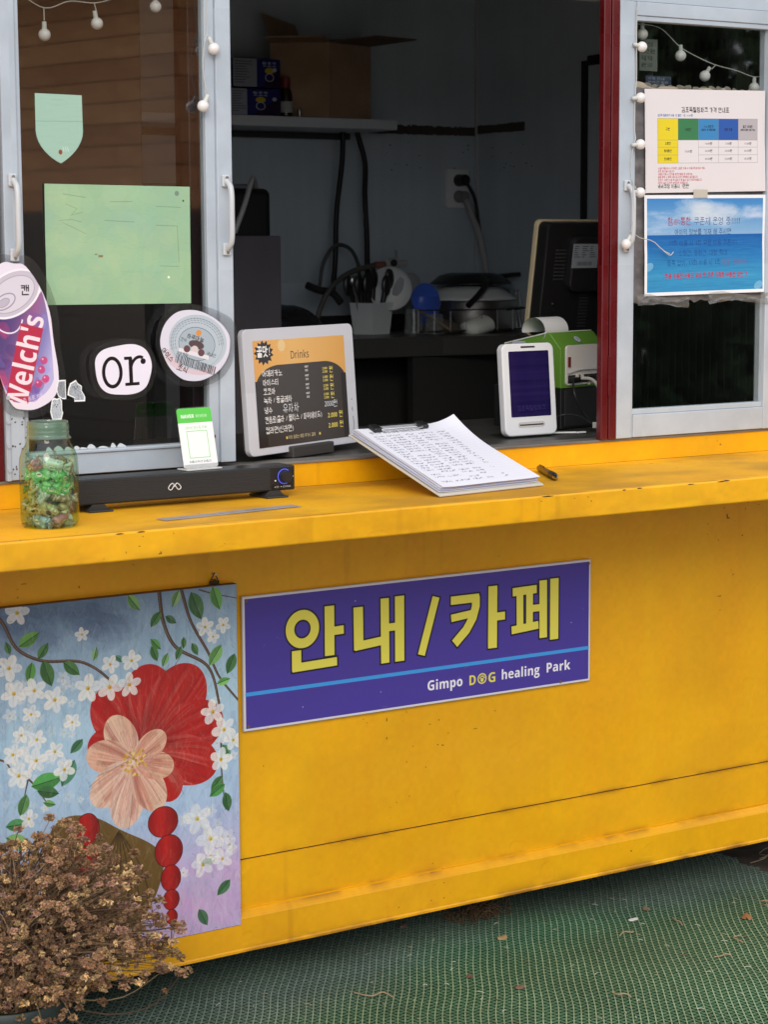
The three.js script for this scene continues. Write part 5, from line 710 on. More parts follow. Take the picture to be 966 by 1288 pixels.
{ // clipboard leaning on a block, clip end up
  const O = V([2.24, 1.0665, 0.315]), X = V([0.2745, 0.0, -0.038]), Y = V([0.0, 0.0985, -0.276]);
  const ex = X.clone().normalize(), ey = Y.clone().addScaledVector(ex, -Y.dot(ex)).normalize(), ez = ex.clone().cross(ey);
  const w = X.length(), h = Y.length();
  const t = thing('clipboard', 'white clipboard with a stack of handwritten sheets across the sill and shelf', 'clipboard');
  t.matrix.makeBasis(ex, ey, ez).setPosition(O); t.matrix.decompose(t.position, t.quaternion, t.scale);
  part('board', rb(-0.002, w + 0.004, -0.003, h, -0.004, 0, 0.0015), M([0.56, 0.53, 0.46], 0.5), t);
  const tex = canvTex(900, 980, (x, W, H) => {
    x.fillStyle = '#e3e2ea'; x.fillRect(0, 0, W, H); x.strokeStyle = 'rgba(150,155,185,0.35)'; x.lineWidth = 1.5; for (let i = 0; i < 22; i++) { x.beginPath(); x.moveTo(50, 120 + i * 38); x.lineTo(860, 120 + i * 38); x.stroke(); }
    x.strokeStyle = 'rgba(30,30,50,0.88)'; x.lineCap = 'round';
    for (let i = 0; i < 21; i++) { const y = 146 + i * 38; for (const [a, b] of [[60, 140], [180, 300], [345, 430], [470, 600 - i * 4], [640, 720 - i * 3]]) { if (rnd() < (i > 14 ? 0.5 : 0.1)) continue; let px = a; while (px < b) { x.lineWidth = rr(2.2, 4.6); x.beginPath(); x.moveTo(px, y + rr(-9, 2)); for (let k = 0; k < 3; k++) x.lineTo(px + rr(-4, 12), y + rr(-15, 5)); x.stroke(); px += rr(12, 20); } } }
    for (let i = 0; i < 16; i++) { x.strokeStyle = 'rgba(30,30,60,0.6)'; x.lineWidth = 3; const a = rr(250, 560), b = rr(250, 800); x.beginPath(); x.moveTo(a, b); x.lineTo(a + rr(-50, 60), b + rr(-30, 30)); x.stroke(); }
    ktext(x, '방문자 명단 성명 전화번호 인원', 70, 62, 34, { lw: 3.2, color: '#24242c', wob: 2 });
  });
  const sheetG = (dz, curl, off) => { const g = new THREE.BoxGeometry(w - 0.012, h - 0.012, 0.0007, 22, 22, 1); const p = g.attributes.position; for (let i = 0; i < p.count; i++) { const u = p.getX(i) / w + 0.5, v = p.getY(i) / h + 0.5; let z = p.getZ(i) + dz + 0.0018 * fbm(u * 3 + dz * 900, v * 3, 2); z += curl * Math.pow(Math.max(0, u - 0.72) / 0.28, 2) * Math.pow(Math.max(0, v - 0.55) / 0.45, 2); z += 0.002 * Math.pow(Math.max(0, 0.16 - u) / 0.16, 2); z += 0.004 * Math.pow(Math.max(0, u - 0.85) / 0.15, 2) * Math.max(0, 0.4 - v); p.setXYZ(i, p.getX(i) + off[0], p.getY(i) + off[1], z); } g.computeVertexNormals(); flat(g); g.translate(w / 2, h / 2, 0); return g; };
  const pm = M([0.74, 0.74, 0.78], 0.7), bl = M([0.42, 0.46, 0.72], 0.6);
  for (let i = 0; i < 6; i++) part('sheet', sheetG(0.001 + i * 0.0016, 0.012 + i * 0.001, [-0.004 + i * 0.0008 + rr(-0.001, 0.001), rr(-0.001, 0.003)]), i % 3 === 1 ? bl : pm, t);
  part('sheet', sheetG(0.0115, 0.024, [0.0015, -0.001]), M(0xffffff, 0.65, { map: tex }), t);
  const clip = part('clip', [tube([[0.055, h - 0.012, 0.017], [0.06, h - 0.03, 0.019], [0.11, h - 0.033, 0.02], [0.17, h - 0.03, 0.019], [0.176, h - 0.012, 0.017]], 0.0016, 30, 6), rb(0.055, 0.176, h - 0.014, h - 0.006, 0.0135, 0.0185, 0.002)], steel, t);
  for (const x of [0.052, 0.178]) part('clip_end', [rb(x - 0.011, x + 0.011, h - 0.03, h - 0.004, 0.012, 0.022, 0.004)], blackPlastic, clip);
  one('prop_block', rb(2.41, 2.49, SH, 1.138, 0.012, 0.05, 0.002), M([0.05, 0.05, 0.05], 0.7), 'dark block propping up the clip end of the clipboard', 'block');
}
{ // pen
  const t = thing('pen', 'dark bronze pen lying on the shelf beside the clipboard', 'pen', [2.634, SH + 0.0075, 0.141]); const a = Math.atan2(-(0.243 - 0.039), 2.584 - 2.684); t.rotation.y = a;
  const pm = M([0.06, 0.04, 0.02], 0.28, { metalness: 0.5 });
  const L = (pts) => lathe(pts, 20).rotateZ(-Math.PI / 2);
  part('barrel', L([[0.0045, -0.098], [0.0068, -0.092], [0.0072, 0.03]]), pm, t); part('grip', L([[0.0075, 0.03], [0.0078, 0.033], [0.007, 0.04], [0.0078, 0.044], [0.007, 0.05], [0.0078, 0.055], [0.007, 0.06], [0.0078, 0.066], [0.0065, 0.078]]), blackPlastic, t); part('tip', L([[0.0065, 0.078], [0.005, 0.088], [0.0018, 0.096], [0, 0.098]]), steel, t); part('pocket_clip', rb(-0.09, -0.045, 0.0066, 0.0085, -0.0018, 0.0018, 0.0006), pm, t);
}

// ---------------------------------------------------------------- on the sill and desk
const DK = 1.1142;
{ // menu board in its little stand
  const t = thing('menu_board', 'white framed drinks menu board with handwritten additions on a black stand', 'menu board', [2.167, 1.1, -0.1], 0.4);
  const tex = canvTex(1100, 790, (x, w, h) => {
    x.fillStyle = '#e0a95c'; x.fillRect(0, 0, w, h); const g = x.createLinearGradient(0, 0, w, 0); g.addColorStop(0, 'rgba(225,150,60,0.35)'); g.addColorStop(0.4, 'rgba(240,195,120,0.3)'); g.addColorStop(1, 'rgba(215,150,70,0.3)'); x.fillStyle = g; x.fillRect(0, 0, w, h);
    x.fillStyle = '#3d3632'; x.beginPath(); x.moveTo(0, 330); x.bezierCurveTo(40, 235, 150, 195, 270, 188); x.lineTo(840, 188); x.bezierCurveTo(980, 195, 1070, 250, 1100, 320); x.lineTo(1100, 790); x.lineTo(0, 790); x.fill();
    x.fillStyle = '#2a2523'; x.fillRect(0, 300, 105, 490); x.fillRect(1035, 290, 65, 500); x.fillStyle = '#3d3632';
    x.fillStyle = '#221c1c'; x.beginPath(); for (let i = 0; i < 26; i++) { const a = i / 26 * 6.283, r = i % 2 ? 1 : 0.74; const X = 118 + Math.cos(a) * 115 * r, Y = 92 + Math.sin(a) * 94 * r; i ? x.lineTo(X, Y) : x.moveTo(X, Y); } x.fill();
    ktext(x, '꿀맛!', 40, 45, 76, { lw: 11, color: '#f2efe8', wide: 0.8 });
    x.fillStyle = '#2c2523'; x.font = '80px sans-serif'; x.fillText('Drinks', 425, 150);
    const W = (s, X, Y, S = 40, c = '#f0ece6', o = {}) => ktext(x, s, X, Y, S, { lw: S * 0.115, color: c, wide: 0.95, ...o });
    const R = ['아메리카노', '아이스티', '코코아', '녹차 / 둥굴레차']; R.forEach((s, i) => W(s, 85, 222 + i * 67, 46));
    W('냉수', 85, 494, 46); ktext(x, '유자차', 300, 482, 66, { lw: 5.5, color: '#e3e5ea', wob: 5 }); ktext(x, '2000원', 806, 492, 52, { lw: 4.5, color: '#e3e5ea', wob: 4 });
    W('캔음료(콜라 / 웰치스 / 파워에이드)', 85, 566, 48, '#f0ece6', { wide: 0.80 }); W('컵라면(신라면)', 85, 642, 48);
    for (let i = 0; i < 4; i++) { x.fillStyle = '#f0ece6'; x.font = 'bold 22px sans-serif'; x.fillText('HOT', 590, 226 + i * 67); x.fillText('ICE', 594, 254 + i * 67); x.fillStyle = '#e7d25a'; x.font = 'bold 25px sans-serif'; x.fillText(i < 2 ? '2.000' : '2.500', 806, 252 + i * 66); x.fillText('2.500', 806, 278 + i * 66); W('원', 893, 232 + i * 66, 46, '#e7d25a'); }
    x.fillStyle = '#e7d25a'; x.font = 'bold 48px sans-serif'; x.fillText('2.000', 838, 624); W('원', 982, 580, 48, '#e7d25a'); x.font = 'bold 48px sans-serif'; x.fillText('2.000', 838, 702); W('원', 982, 658, 48, '#e7d25a');
    W('차와 음료는 매장 추가시 결제', 345, 722, 26, '#d8bf8a', { wide: 0.85 }); x.fillStyle = '#e7c95a'; for (const k of [325, 726]) { x.beginPath(); x.arc(k, 736, 11, 0, 7); x.fill(); }
    x.fillStyle = 'rgba(235,240,215,0.35)'; x.beginPath(); x.arc(330, 46, 44, 0, 7); x.fill();
  });
  const b = new THREE.Group(); const fr = part('frame', extr(rrect(0.378, 0.252, 0.014), 0.010, 0.0015), M(0xffffff, 0.3, { map: speckle([203, 203, 208], 9, 6) }), t, [0, 0.153, 0]); fr.rotation.x = -0.07;
  const fc = part('menu_face', flat(bx(-0.157, 0.157, -0.1125, 0.1035, 0, 0.0006)), M(0xffffff, 0.25, { map: tex }), fr, [-0.002, 0, 0.0117]);
  part('back_shell', extr(rrect(0.372, 0.246, 0.012), 0.006), M([0.09, 0.06, 0.04], 0.5), fr, [0, 0, -0.0078]);
  part('scuff', [tube([[0.173, -0.07, 0.0117], [0.174, -0.085, 0.0117], [0.171, -0.1, 0.0117]], 0.0008, 12, 5), rb(0.17, 0.173, -0.035, -0.0325, 0.0112, 0.0119, 0.0005), rb(0.1695, 0.173, -0.055, -0.0535, 0.0112, 0.0119, 0.0005), rb(0.1715, 0.173, -0.06, -0.05, 0.0112, 0.0119, 0.0005)], M([0.1, 0.1, 0.11], 0.7), fr);
  part('stand', [rb(-0.062, 0.082, DK - 1.1, 0.038, -0.02, 0.032, 0.003), rb(-0.055, 0.075, DK - 1.1, 0.024, -0.06, 0.0, 0.002)], M([0.045, 0.04, 0.036], 0.5), t);
}
{ // payment pad
  const t = thing('payment_pad', 'white handheld style payment pad with a dark violet screen on the sill', 'payment terminal', [2.803, DK, -0.168], 0.02);
  const b = part('shell', extr(rrect(0.142, 0.202, 0.013), 0.014, 0.003, 10), M([0.74, 0.74, 0.75], 0.3), t, [0, 0.106, 0]); b.rotation.x = -0.09;
  const stx = canvTex(256, 340, (x, w, h) => { x.fillStyle = '#1b1542'; x.fillRect(0, 0, w, h); for (let i = 0; i < 60; i++) { x.fillStyle = 'rgba(60,50,110,0.05)'; x.fillRect(0, rnd() * h, w, rr(3, 30)); } ktext(x, '김포독힐링파크', 40, 282, 26, { lw: 2, color: '#3b3467' }); });
  part('screen', flat(extr(rrect(0.114, 0.148, 0.003), 0.0006)), M(0xffffff, 0.16, { map: stx }), b, [0.001, 0.0125, 0.0172]);
  part('speaker_slot', rb(-0.02, 0.02, 0.0935, 0.0975, 0.0165, 0.0178, 0.001), blackPlastic, b);
  part('card_slot', extr(rrect(0.076, 0.0125, 0.006), 0.001), M([0.55, 0.52, 0.5], 0.35), b, [0, -0.0795, 0.0168]); part('card_slit', rb(-0.034, 0.034, -0.0815, -0.0785, 0.0175, 0.0184, 0.0008), blackPlastic, b);
  part('stylus', rb(0.0765, 0.0805, -0.03, 0.07, 0.002, 0.008, 0.0015), M([0.8, 0.8, 0.8], 0.3), b);
  const ac = new THREE.MeshPhysicalMaterial({ color: 0xe8ecec, roughness: 0.05, transmission: 1, thickness: 0, ior: 1.49 });
  part('clear_stand', [rb(-0.062, 0.066, 0.0, 0.004, -0.05, 0.03, 0.001)], ac, t);
}
{ // receipt printer on a black box
  const th = 0.28, px = 2.965, pz = -0.245;
  const box = thing('black_box', 'black device box under the green receipt printer', 'box', [px, DK, pz], th);
  part('case', rb(0, 0.165, 0, 0.0995, -0.2, 0, 0.003), blackPlastic, box); part('front_panel', rb(0.014, 0.16, 0.006, 0.0935, -0.001, 0.0016, 0.001), M([0.02, 0.02, 0.021], 0.55), box);
  const t = thing('receipt_printer', 'green and white receipt printer with a loop of paper beside the red post', 'printer', [px - 0.002, DK + 0.1, pz], th);
  const gm = M([0.12, 0.27, 0.035], 0.4, { bumpMap: grimeBump, bumpScale: 0.0002 });
  part('case', extr(poly([[0, 0], [0, 0.088], [-0.03, 0.122], [-0.036, 0.1245], [-0.165, 0.096], [-0.165, 0]].map((p) => [p[0], p[1]])), 0.17, 0.0025).rotateY(Math.PI / 2).scale(1, 1, 1).rotateY(Math.PI).translate(0.17, 0, 0).applyMatrix4(new THREE.Matrix4().makeScale(1, 1, 1)), gm, t);
  const rim = part('edge_trim', [tube([[-0.003, 0.1265, -0.036], [-0.003, 0.0985, -0.163]], 0.0018, 4, 6), tube([[-0.003, 0.1268, -0.036], [0.17, 0.1268, -0.036]], 0.0016, 4, 6)], M([0.66, 0.68, 0.6], 0.4), t);
  part('rear_panel', extr(rrect(0.165, 0.092, 0.008), 0.003, 0.001), M([0.66, 0.62, 0.58], 0.4), t, [0.098, 0.05, 0.0022]);
  part('port_recess', rb(0.021, 0.17, 0.007, 0.027, 0.004, 0.0068, 0.002), blackMatte, t);
  part('brow', tube([[0.02, 0.031, 0.0065], [0.06, 0.038, 0.009], [0.12, 0.038, 0.009], [0.17, 0.036, 0.008]], 0.0028, 20, 6), M([0.5, 0.47, 0.45], 0.4), t);
  part('power_switch', rb(0.0205, 0.029, 0.046, 0.07, 0.004, 0.0095, 0.001), M([0.14, 0.012, 0.01], 0.35), t);
  part('plug', [rb(0.022, 0.062, 0.012, 0.022, 0.006, 0.02, 0.003), rb(0.09, 0.115, 0.01, 0.024, 0.006, 0.018, 0.002)], blackPlastic, t);
  part('port', [rb(0.05, 0.058, 0.021, 0.029, 0.006, 0.0125, 0.001), rb(0.07, 0.078, 0.021, 0.029, 0.006, 0.0125, 0.001), rb(0.097, 0.101, 0.002, 0.022, 0.008, 0.014, 0.001)], M([0.6, 0.55, 0.48], 0.4), t);
  const sk = canvTex(64, 64, (x) => { x.fillStyle = '#8d96a8'; x.fillRect(0, 0, 64, 64); x.strokeStyle = '#e8eaee'; x.lineWidth = 5; x.beginPath(); x.arc(32, 32, 24, 0, 7); x.stroke(); x.lineWidth = 4; x.beginPath(); x.arc(32, 32, 11, 0.5, 5); x.stroke(); });
  const st = part('round_sticker', flat(extr(new THREE.Shape().absarc(0, 0, 0.0105, 0, 6.283), 0.0006, 0, 24)), M(0xffffff, 0.4, { map: sk }), t, [0.085, 0.109, -0.0145]); st.rotation.x = -0.85;
  const lb = part('paper_label', bx(-0.02, 0.02, -0.006, 0.006, 0, 0.0005), M([0.4, 0.42, 0.5], 0.5), t, [-0.0042, 0.099, -0.12]); lb.rotation.y = -Math.PI / 2;
  const g = new THREE.CylinderGeometry(0.034, 0.034, 0.092, 30, 6, true, -0.5, 4.4); g.rotateZ(Math.PI / 2); g.rotateX(0.6); const p = g.attributes.position; for (let i = 0; i < p.count; i++) p.setY(i, p.getY(i) * 0.92);
  g.computeVertexNormals(); g.translate(0.04, 0.13, -0.075); part('paper_loop', g, M([0.7, 0.7, 0.7], 0.7, { side: THREE.DoubleSide }), t);
}
{ // cables by the post
  one('white_cable', tube([[3.01, 1.235, -0.225], [3.022, 1.232, -0.2], [3.035, 1.21, -0.19], [3.04, 1.18, -0.19], [3.035, 1.15, -0.19], [3.03, 1.125, -0.185], [3.045, 1.118, -0.16], [3.08, 1.1175, -0.15]], 0.0042, 40, 8), M([0.5, 0.46, 0.4], 0.5), 'thick off white cable hanging from the receipt printer', 'cable');
  one('black_cable', [tube([[2.985, 1.235, -0.225], [2.97, 1.2, -0.2], [3.0, 1.15, -0.2], [3.03, 1.125, -0.19], [3.06, 1.13, -0.17], [3.05, 1.155, -0.17], [3.02, 1.145, -0.18], [3.03, 1.119, -0.17], [3.075, 1.117, -0.15]], 0.0028, 60, 6), tube([[3.05, 1.24, -0.22], [3.065, 1.18, -0.2], [3.06, 1.13, -0.17], [3.04, 1.118, -0.15], [3.085, 1.117, -0.12]], 0.0026, 40, 6), tube([[2.9, 1.14, -0.22], [2.93, 1.155, -0.19], [2.97, 1.15, -0.18], [3.0, 1.13, -0.17], [3.03, 1.118, -0.16]], 0.0016, 40, 6)], blackPlastic, 'tangle of thin black cables beside the red post', 'cable');
  one('cable_tag', [rb(3.018, 3.042, 1.145, 1.157, -0.178, -0.176, 0.0008).applyMatrix4(new THREE.Matrix4().makeRotationZ(0)), rb(2.998, 3.012, 1.122, 1.136, -0.168, -0.166, 0.0008)], M([0.6, 0.57, 0.5], 0.5), 'pale paper cable tags among the black cables', 'tag');
  one('white_cable', [tube([[2.88, 1.117, -0.17], [2.91, 1.1165, -0.165], [2.94, 1.1165, -0.15]], 0.0022, 20, 6), rb(2.935, 2.962, 1.1145, 1.1185, -0.152, -0.144, 0.0015)], M([0.75, 0.75, 0.75], 0.4), 'short white cable with a flat plug by the payment pad', 'cable');
}
{ // monitor seen from behind
  const t = thing('monitor', 'black point of sale monitor seen from behind with a cream edge', 'monitor', [3.285, 1.1125, -0.56], 0.12);
  const s = new THREE.Group(); s.name = 'x';
  const sh = part('back_shell', extr(rrect(0.36, 0.275, 0.012), 0.03, 0.004), M([0.013, 0.013, 0.014], 0.3), t, [0, 0.35, 0]); sh.rotation.x = 0.14;
  part('bezel_edge', extr(rrect(0.372, 0.287, 0.014), 0.010, 0.002), M([0.44, 0.37, 0.24], 0.5), sh, [0, 0, -0.012]);
  part('rear_housing', extr(rrect(0.28, 0.13, 0.018), 0.012, 0.004), M([0.015, 0.015, 0.016], 0.35), sh, [0.04, 0.04, 0.034]);
  const lt = canvTex(256, 160, (x, w, h) => { x.fillStyle = '#8d949c'; x.fillRect(0, 0, w, h); x.fillStyle = '#3a3e46'; for (let i = 0; i < 6; i++) for (let k = 0; k < 3; k++) x.fillRect(14 + k * 78, 14 + i * 14, rr(20, 66), 5); for (let i = 0; i < 50; i++) x.fillRect(50 + i * 3, 118, rr(0.6, 2), 26); });
  part('rating_label', flat(bx(-0.045, 0.045, -0.03, 0.03, 0, 0.0005)), M(0xffffff, 0.5, { map: lt }), sh, [-0.062, 0.062, 0.0505]);
  for (let i = 0; i < 9; i++) part('vent_slot', rb(-0.15, -0.115, 0.0 + i * 0.009, 0.004 + i * 0.009, 0.034, 0.0362, 0.001), M([0.04, 0.04, 0.042], 0.3), sh);
  for (let i = 0; i < 12; i++) part('vent_slot', rb(-0.05, -0.02, -0.12 + i * 0.008, -0.1165 + i * 0.008, 0.034, 0.0362, 0.001), M([0.04, 0.04, 0.042], 0.3), sh);
  for (const y of [-0.06, -0.11]) part('screw', rot(cyl(0.003, 0.003, 0.003, 0, 0, 0, 10), Math.PI / 2).translate(-0.14, y, 0.0355), steel, sh);
  part('stand', [rb(-0.05, 0.05, 0.0, 0.3, -0.02, 0.015, 0.006), rb(-0.11, 0.11, 0.0, 0.012, -0.09, 0.07, 0.005)], blackPlastic, t);
}

// ---------------------------------------------------------------- inside the kiosk
{
  const t = thing('kitchen_counter', 'dark kitchen counter along the back wall under the drying dishes', 'counter');
  const top = extr(poly([[1.3, 2.0], [3.963, 2.0], [3.963, 1.40], [3.5, 1.52], [1.3, 1.68]].map(([a, b]) => [a, b])), 0.05, 0.004); top.rotateX(-Math.PI / 2); top.translate(0, 1.219, 0);
  part('counter_top', tri(top, 2), M([0.05, 0.05, 0.047], 0.35), t);
  part('counter_front', [bx(1.3, 3.96, 0.21, 1.214, -1.66, -1.64).translate(0, 0, -0.05), bx(3.4, 3.96, 0.21, 1.214, -1.56, -1.53)], M([0.02, 0.02, 0.02], 0.6), t);
  part('splash_back', rb(1.3, 3.96, 1.274, 1.325, -1.998, -1.985, 0.003), M([0.02, 0.018, 0.016], 0.5), t);
  const c2 = thing('tall_cabinet', 'tall dark brown cabinet dim behind the left window glass', 'cabinet', [1.72, 0.2, -1.0]);
  part('carcass', rb(-0.5, 0.42, 0, 2.1, -0.3, 0.25, 0.006), M([0.035, 0.024, 0.018], 0.5), c2); part('door', rb(-0.49, -0.045, 0.03, 2.07, 0.2505, 0.268, 0.004), M([0.04, 0.027, 0.02], 0.45), c2); part('door', rb(-0.035, 0.41, 0.03, 2.07, 0.2505, 0.268, 0.004), M([0.04, 0.027, 0.02], 0.45), c2);
  const m = thing('ice_machine', 'tall grey fronted black machine beside the left sash in the dark', 'machine', [2.66, 0.3, -1.42]);
  part('body', rb(-0.2, 0.168, 0, 1.4, -0.3, 0.06, 0.02, 3), M([0.008, 0.008, 0.008], 0.4), m);
  part('front_panel', rb(-0.2, 0.154, 0.6, 1.272, 0.061, 0.13, 0.004), M(0xffffff, 0.4, { map: speckle([92, 88, 92], 8, 4) }), m);
  part('top_cover', rb(-0.19, 0.14, 1.38, 1.412, -0.2, 0.03, 0.012), M([0.2, 0.22, 0.27], 0.5), m);
  const pw = thing('power_cord', 'grey cord arching over the black machine by the left sash', 'cord'); part('cable', tube([[2.66, 1.58, -1.27], [2.69, 1.65, -1.27], [2.73, 1.716, -1.3], [2.765, 1.725, -1.35], [2.80, 1.70, -1.4]], 0.0075, 40, 8), M([0.4, 0.4, 0.4], 0.5), pw);
  one('plastic_bag', (() => { const g = new THREE.SphereGeometry(0.1, 30, 20); const p = g.attributes.position; for (let i = 0; i < p.count; i++) { const a = p.getX(i), b = p.getY(i), c = p.getZ(i), k = 0.75 + 0.5 * fbm(a * 30 + 5, b * 30 + c * 22, 3); p.setXYZ(i, a * k * 1.5, Math.max(-0.03, b * k * 0.7), c * k); } g.computeVertexNormals(); g.translate(3.03, 1.302, -1.72); return g; })(), M([0.022, 0.022, 0.024], 0.25), 'crumpled black plastic bag on the counter beside the grey machine', 'bag');
  // wall shelf stock
  const pk = (sp, txt) => canvTex(256, 160, (x, w, h) => { x.fillStyle = '#1e2470'; x.fillRect(0, 0, w, h); x.fillStyle = '#2c1640'; x.beginPath(); x.moveTo(w * sp + 20, h); x.lineTo(w, h * 0.3); x.lineTo(w, h); x.fill(); x.fillStyle = '#a3a9b5'; x.fillRect(0, 0, w * sp, h); x.fillStyle = '#50545e'; for (let i = 0; i < 9; i++) x.fillRect(8, 14 + i * 15, w * sp * rr(0.4, 0.85), 4); x.fillStyle = '#d0b832'; x.beginPath(); x.ellipse(w * (sp + 0.27), 66, 26, 18, 0, 0, 7); x.fill(); x.strokeStyle = '#c7c9d2'; x.lineWidth = 5; x.beginPath(); x.arc(w * (sp + 0.27), 104, 22, 0, 7); x.stroke(); x.fillStyle = '#b8bcd4'; ktext(x, txt, w * (sp + 0.12), 16, 26, { lw: 3.5, color: '#c4c8de' }); x.fillStyle = '#c9c4cf'; x.beginPath(); x.arc(w * 0.88, 60, 12, 0, 7); x.fill(); });
  const bxs = [[2.935, 3.094, 2.004, 2.086, 0.5, '핫초코', 'upper of two blue packets stacked on the wall shelf'], [2.925, 3.094, 1.923, 2.0, 0.33, '핫초코', 'lower of two blue packets stacked on the wall shelf']];
  for (const [a, b, c, d, sp, txt, lab] of bxs) { const o = thing('drink_packet', lab, 'packet', [(a + b) / 2, c, -1.83]); part('carton', rb(-(b - a) / 2, (b - a) / 2, 0, d - c, -0.06, 0.06, 0.002), M([0.02, 0.025, 0.13], 0.5), o); part('printed_front', flat(bx(-(b - a) / 2 + 0.001, (b - a) / 2 - 0.001, 0.001, d - c - 0.001, 0.0601, 0.0607)), M(0xffffff, 0.45, { map: pk(sp, txt) }), o); }
  const bt = thing('sauce_bottle', 'small dark bottle with a red cap between packets and carton', 'bottle', [3.122, 1.9222, -1.79]);
  part('bottle_body', lathe([[0, 0], [0.02, 0], [0.021, 0.004], [0.021, 0.06], [0.018, 0.075], [0.0135, 0.084]], 24), M([0.02, 0.01, 0.008], 0.2), bt); part('label', lathe([[0.0214, 0.012], [0.0214, 0.045]], 24), M([0.42, 0.45, 0.42], 0.6), bt); part('cap', cyl(0.0145, 0.0145, 0.032, 0, 0.1, 0, 24), M([0.22, 0.02, 0.02], 0.4), bt);
  one('metal_shaker', lathe([[0, 0], [0.006, 0], [0.006, 0.02], [0.004, 0.026], [0, 0.027]], 16).translate(3.155, 1.9222, -1.765), steel, 'tiny metal shaker at the front edge of the wall shelf', 'shaker');
  // cardboard carton, open flaps, turned so that a corner faces the room
  const cb = thing('cardboard_carton', 'brown open cardboard carton with spread flaps on the wall shelf', 'carton', [3.265, 1.9222, -1.872], -0.02);
  const cm = M(0xffffff, 0.85, { map: speckle([168, 138, 110], 14, 5) }), cin = M([0.16, 0.11, 0.075], 0.9);
  const A = [-0.155, 0.02], B = [-0.01, 0.118], Cc = [0.168, 0.06], Dd = [0.02, -0.09]; const hgt = 0.22;
  const side = (p, q) => { const dx = q[0] - p[0], dz = q[1] - p[1], l = Math.hypot(dx, dz); const g = new THREE.BoxGeometry(l, hgt, 0.005); g.rotateY(-Math.atan2(dz, dx)); g.translate((p[0] + q[0]) / 2, hgt / 2, (p[1] + q[1]) / 2); return tri(g, 3); };
  for (const [p, q] of [[A, B], [B, Cc], [Cc, Dd], [Dd, A]]) part('carton_side', side(p, q), cm, cb);
  const flap = (p, q, out, rise) => { const g = new THREE.BufferGeometry(); const T = 0.004; const a = [p[0], hgt, p[1]], b = [q[0], hgt, q[1]], c = [q[0] + out[0], hgt + rise, q[1] + out[1]], d = [p[0] + out[0], hgt + rise * 0.8, p[1] + out[1]]; const up = (v) => [v[0], v[1] + T, v[2]]; const P = [a, b, c, d], U = P.map(up), pos = []; const qd = (w, x, y, z) => pos.push(...w, ...x, ...y, ...w, ...y, ...z); qd(...U); qd(P[3], P[2], P[1], P[0]); for (let i = 0; i < 4; i++) { const j = (i + 1) % 4; qd(P[i], P[j], U[j], U[i]); } g.setAttribute('position', new THREE.Float32BufferAttribute(pos, 3)); g.computeVertexNormals(); return tri(g, 3); };
  part('flap', flap(A, B, [-0.07, 0.09], 0.006), cm, cb); part('flap', flap(B, Cc, [0.085, 0.13], 0.012), cin, cb); part('flap', flap(Dd, A, [-0.012, -0.03], 0.085), cm, cb); part('flap', flap(Cc, Dd, [0.05, -0.05], 0.03), cin, cb);
  part('print', bx(0.0, 0.05, 0.13, 0.145, 0, 0.0005).rotateY(0.32).translate(0.06, 0, 0.0935), M([0.1, 0.07, 0.05], 0.9), cb);
  // wires, hoses and plugs
  one('wall_cable', tube([[3.389, 1.89, -1.9], [3.385, 1.8, -1.9], [3.376, 1.65, -1.92], [3.37, 1.5, -1.92], [3.366, 1.4, -1.93]], 0.0085, 30, 8), M([0.008, 0.008, 0.008], 0.5), 'left of two black cables hanging below the wall shelf', 'cable', undefined);
  one('wall_cable', tube([[3.44, 1.89, -1.9], [3.468, 1.8, -1.9], [3.48, 1.7, -1.92], [3.486, 1.58, -1.92], [3.495, 1.42, -1.93]], 0.0085, 30, 8), M([0.008, 0.008, 0.008], 0.5), 'right of two black cables hanging below the wall shelf', 'cable');
  const pc = thing('plug_cord', 'grey plug and cord hanging from the wall outlet', 'cord'); part('plug', [rot(cyl(0.017, 0.02, 0.04, 0, 0, 0, 18), Math.PI / 2).translate(3.884, 1.70, -1.968)], M([0.25, 0.25, 0.25], 0.5), pc); part('cable', tube([[3.884, 1.69, -1.95], [3.9, 1.65, -1.945], [3.93, 1.58, -1.94], [3.945, 1.5, -1.93], [3.95, 1.4, -1.92]], 0.0105, 30, 8), M([0.45, 0.44, 0.42], 0.5), pc);
  const pd = thing('plug_cord', 'black plug and thin cord in the upper socket of the outlet', 'cord'); part('plug', rot(cyl(0.018, 0.02, 0.04, 0, 0, 0, 18), Math.PI / 2).translate(3.884, 1.752, -1.968), blackPlastic, pd); part('cable', tube([[3.886, 1.748, -1.95], [3.915, 1.7, -1.945], [3.935, 1.62, -1.95], [3.955, 1.5, -1.95]], 0.006, 30, 8), blackPlastic, pd);
  const hs = thing('gas_hose', 'rubber gas hose with a valve curving along the back counter', 'hose');
  part('hose', tube([[3.22, 1.275, -1.8], [3.24, 1.35, -1.8], [3.275, 1.41, -1.8], [3.34, 1.458, -1.8], [3.42, 1.48, -1.8], [3.48, 1.487, -1.8]], 0.0085, 40, 8), M([0.09, 0.085, 0.075], 0.5), hs);
  part('fitting', rot(cyl(0.011, 0.011, 0.03, 0, 0, 0, 14), 0, 0, Math.PI / 2).translate(3.455, 1.484, -1.8), M([0.3, 0.12, 0.08], 0.4), hs); part('valve', [rb(3.475, 3.525, 1.472, 1.506, -1.812, -1.785, 0.012), rb(3.52, 3.555, 1.478, 1.498, -1.81, -1.79, 0.004), rb(3.512, 3.518, 1.5, 1.53, -1.8, -1.79, 0.002)], M([0.4, 0.41, 0.38], 0.4), hs); part('valve_dial', rot(cyl(0.011, 0.011, 0.006, 0, 0, 0, 16), Math.PI / 2).translate(3.498, 1.49, -1.783), blackMatte, hs);
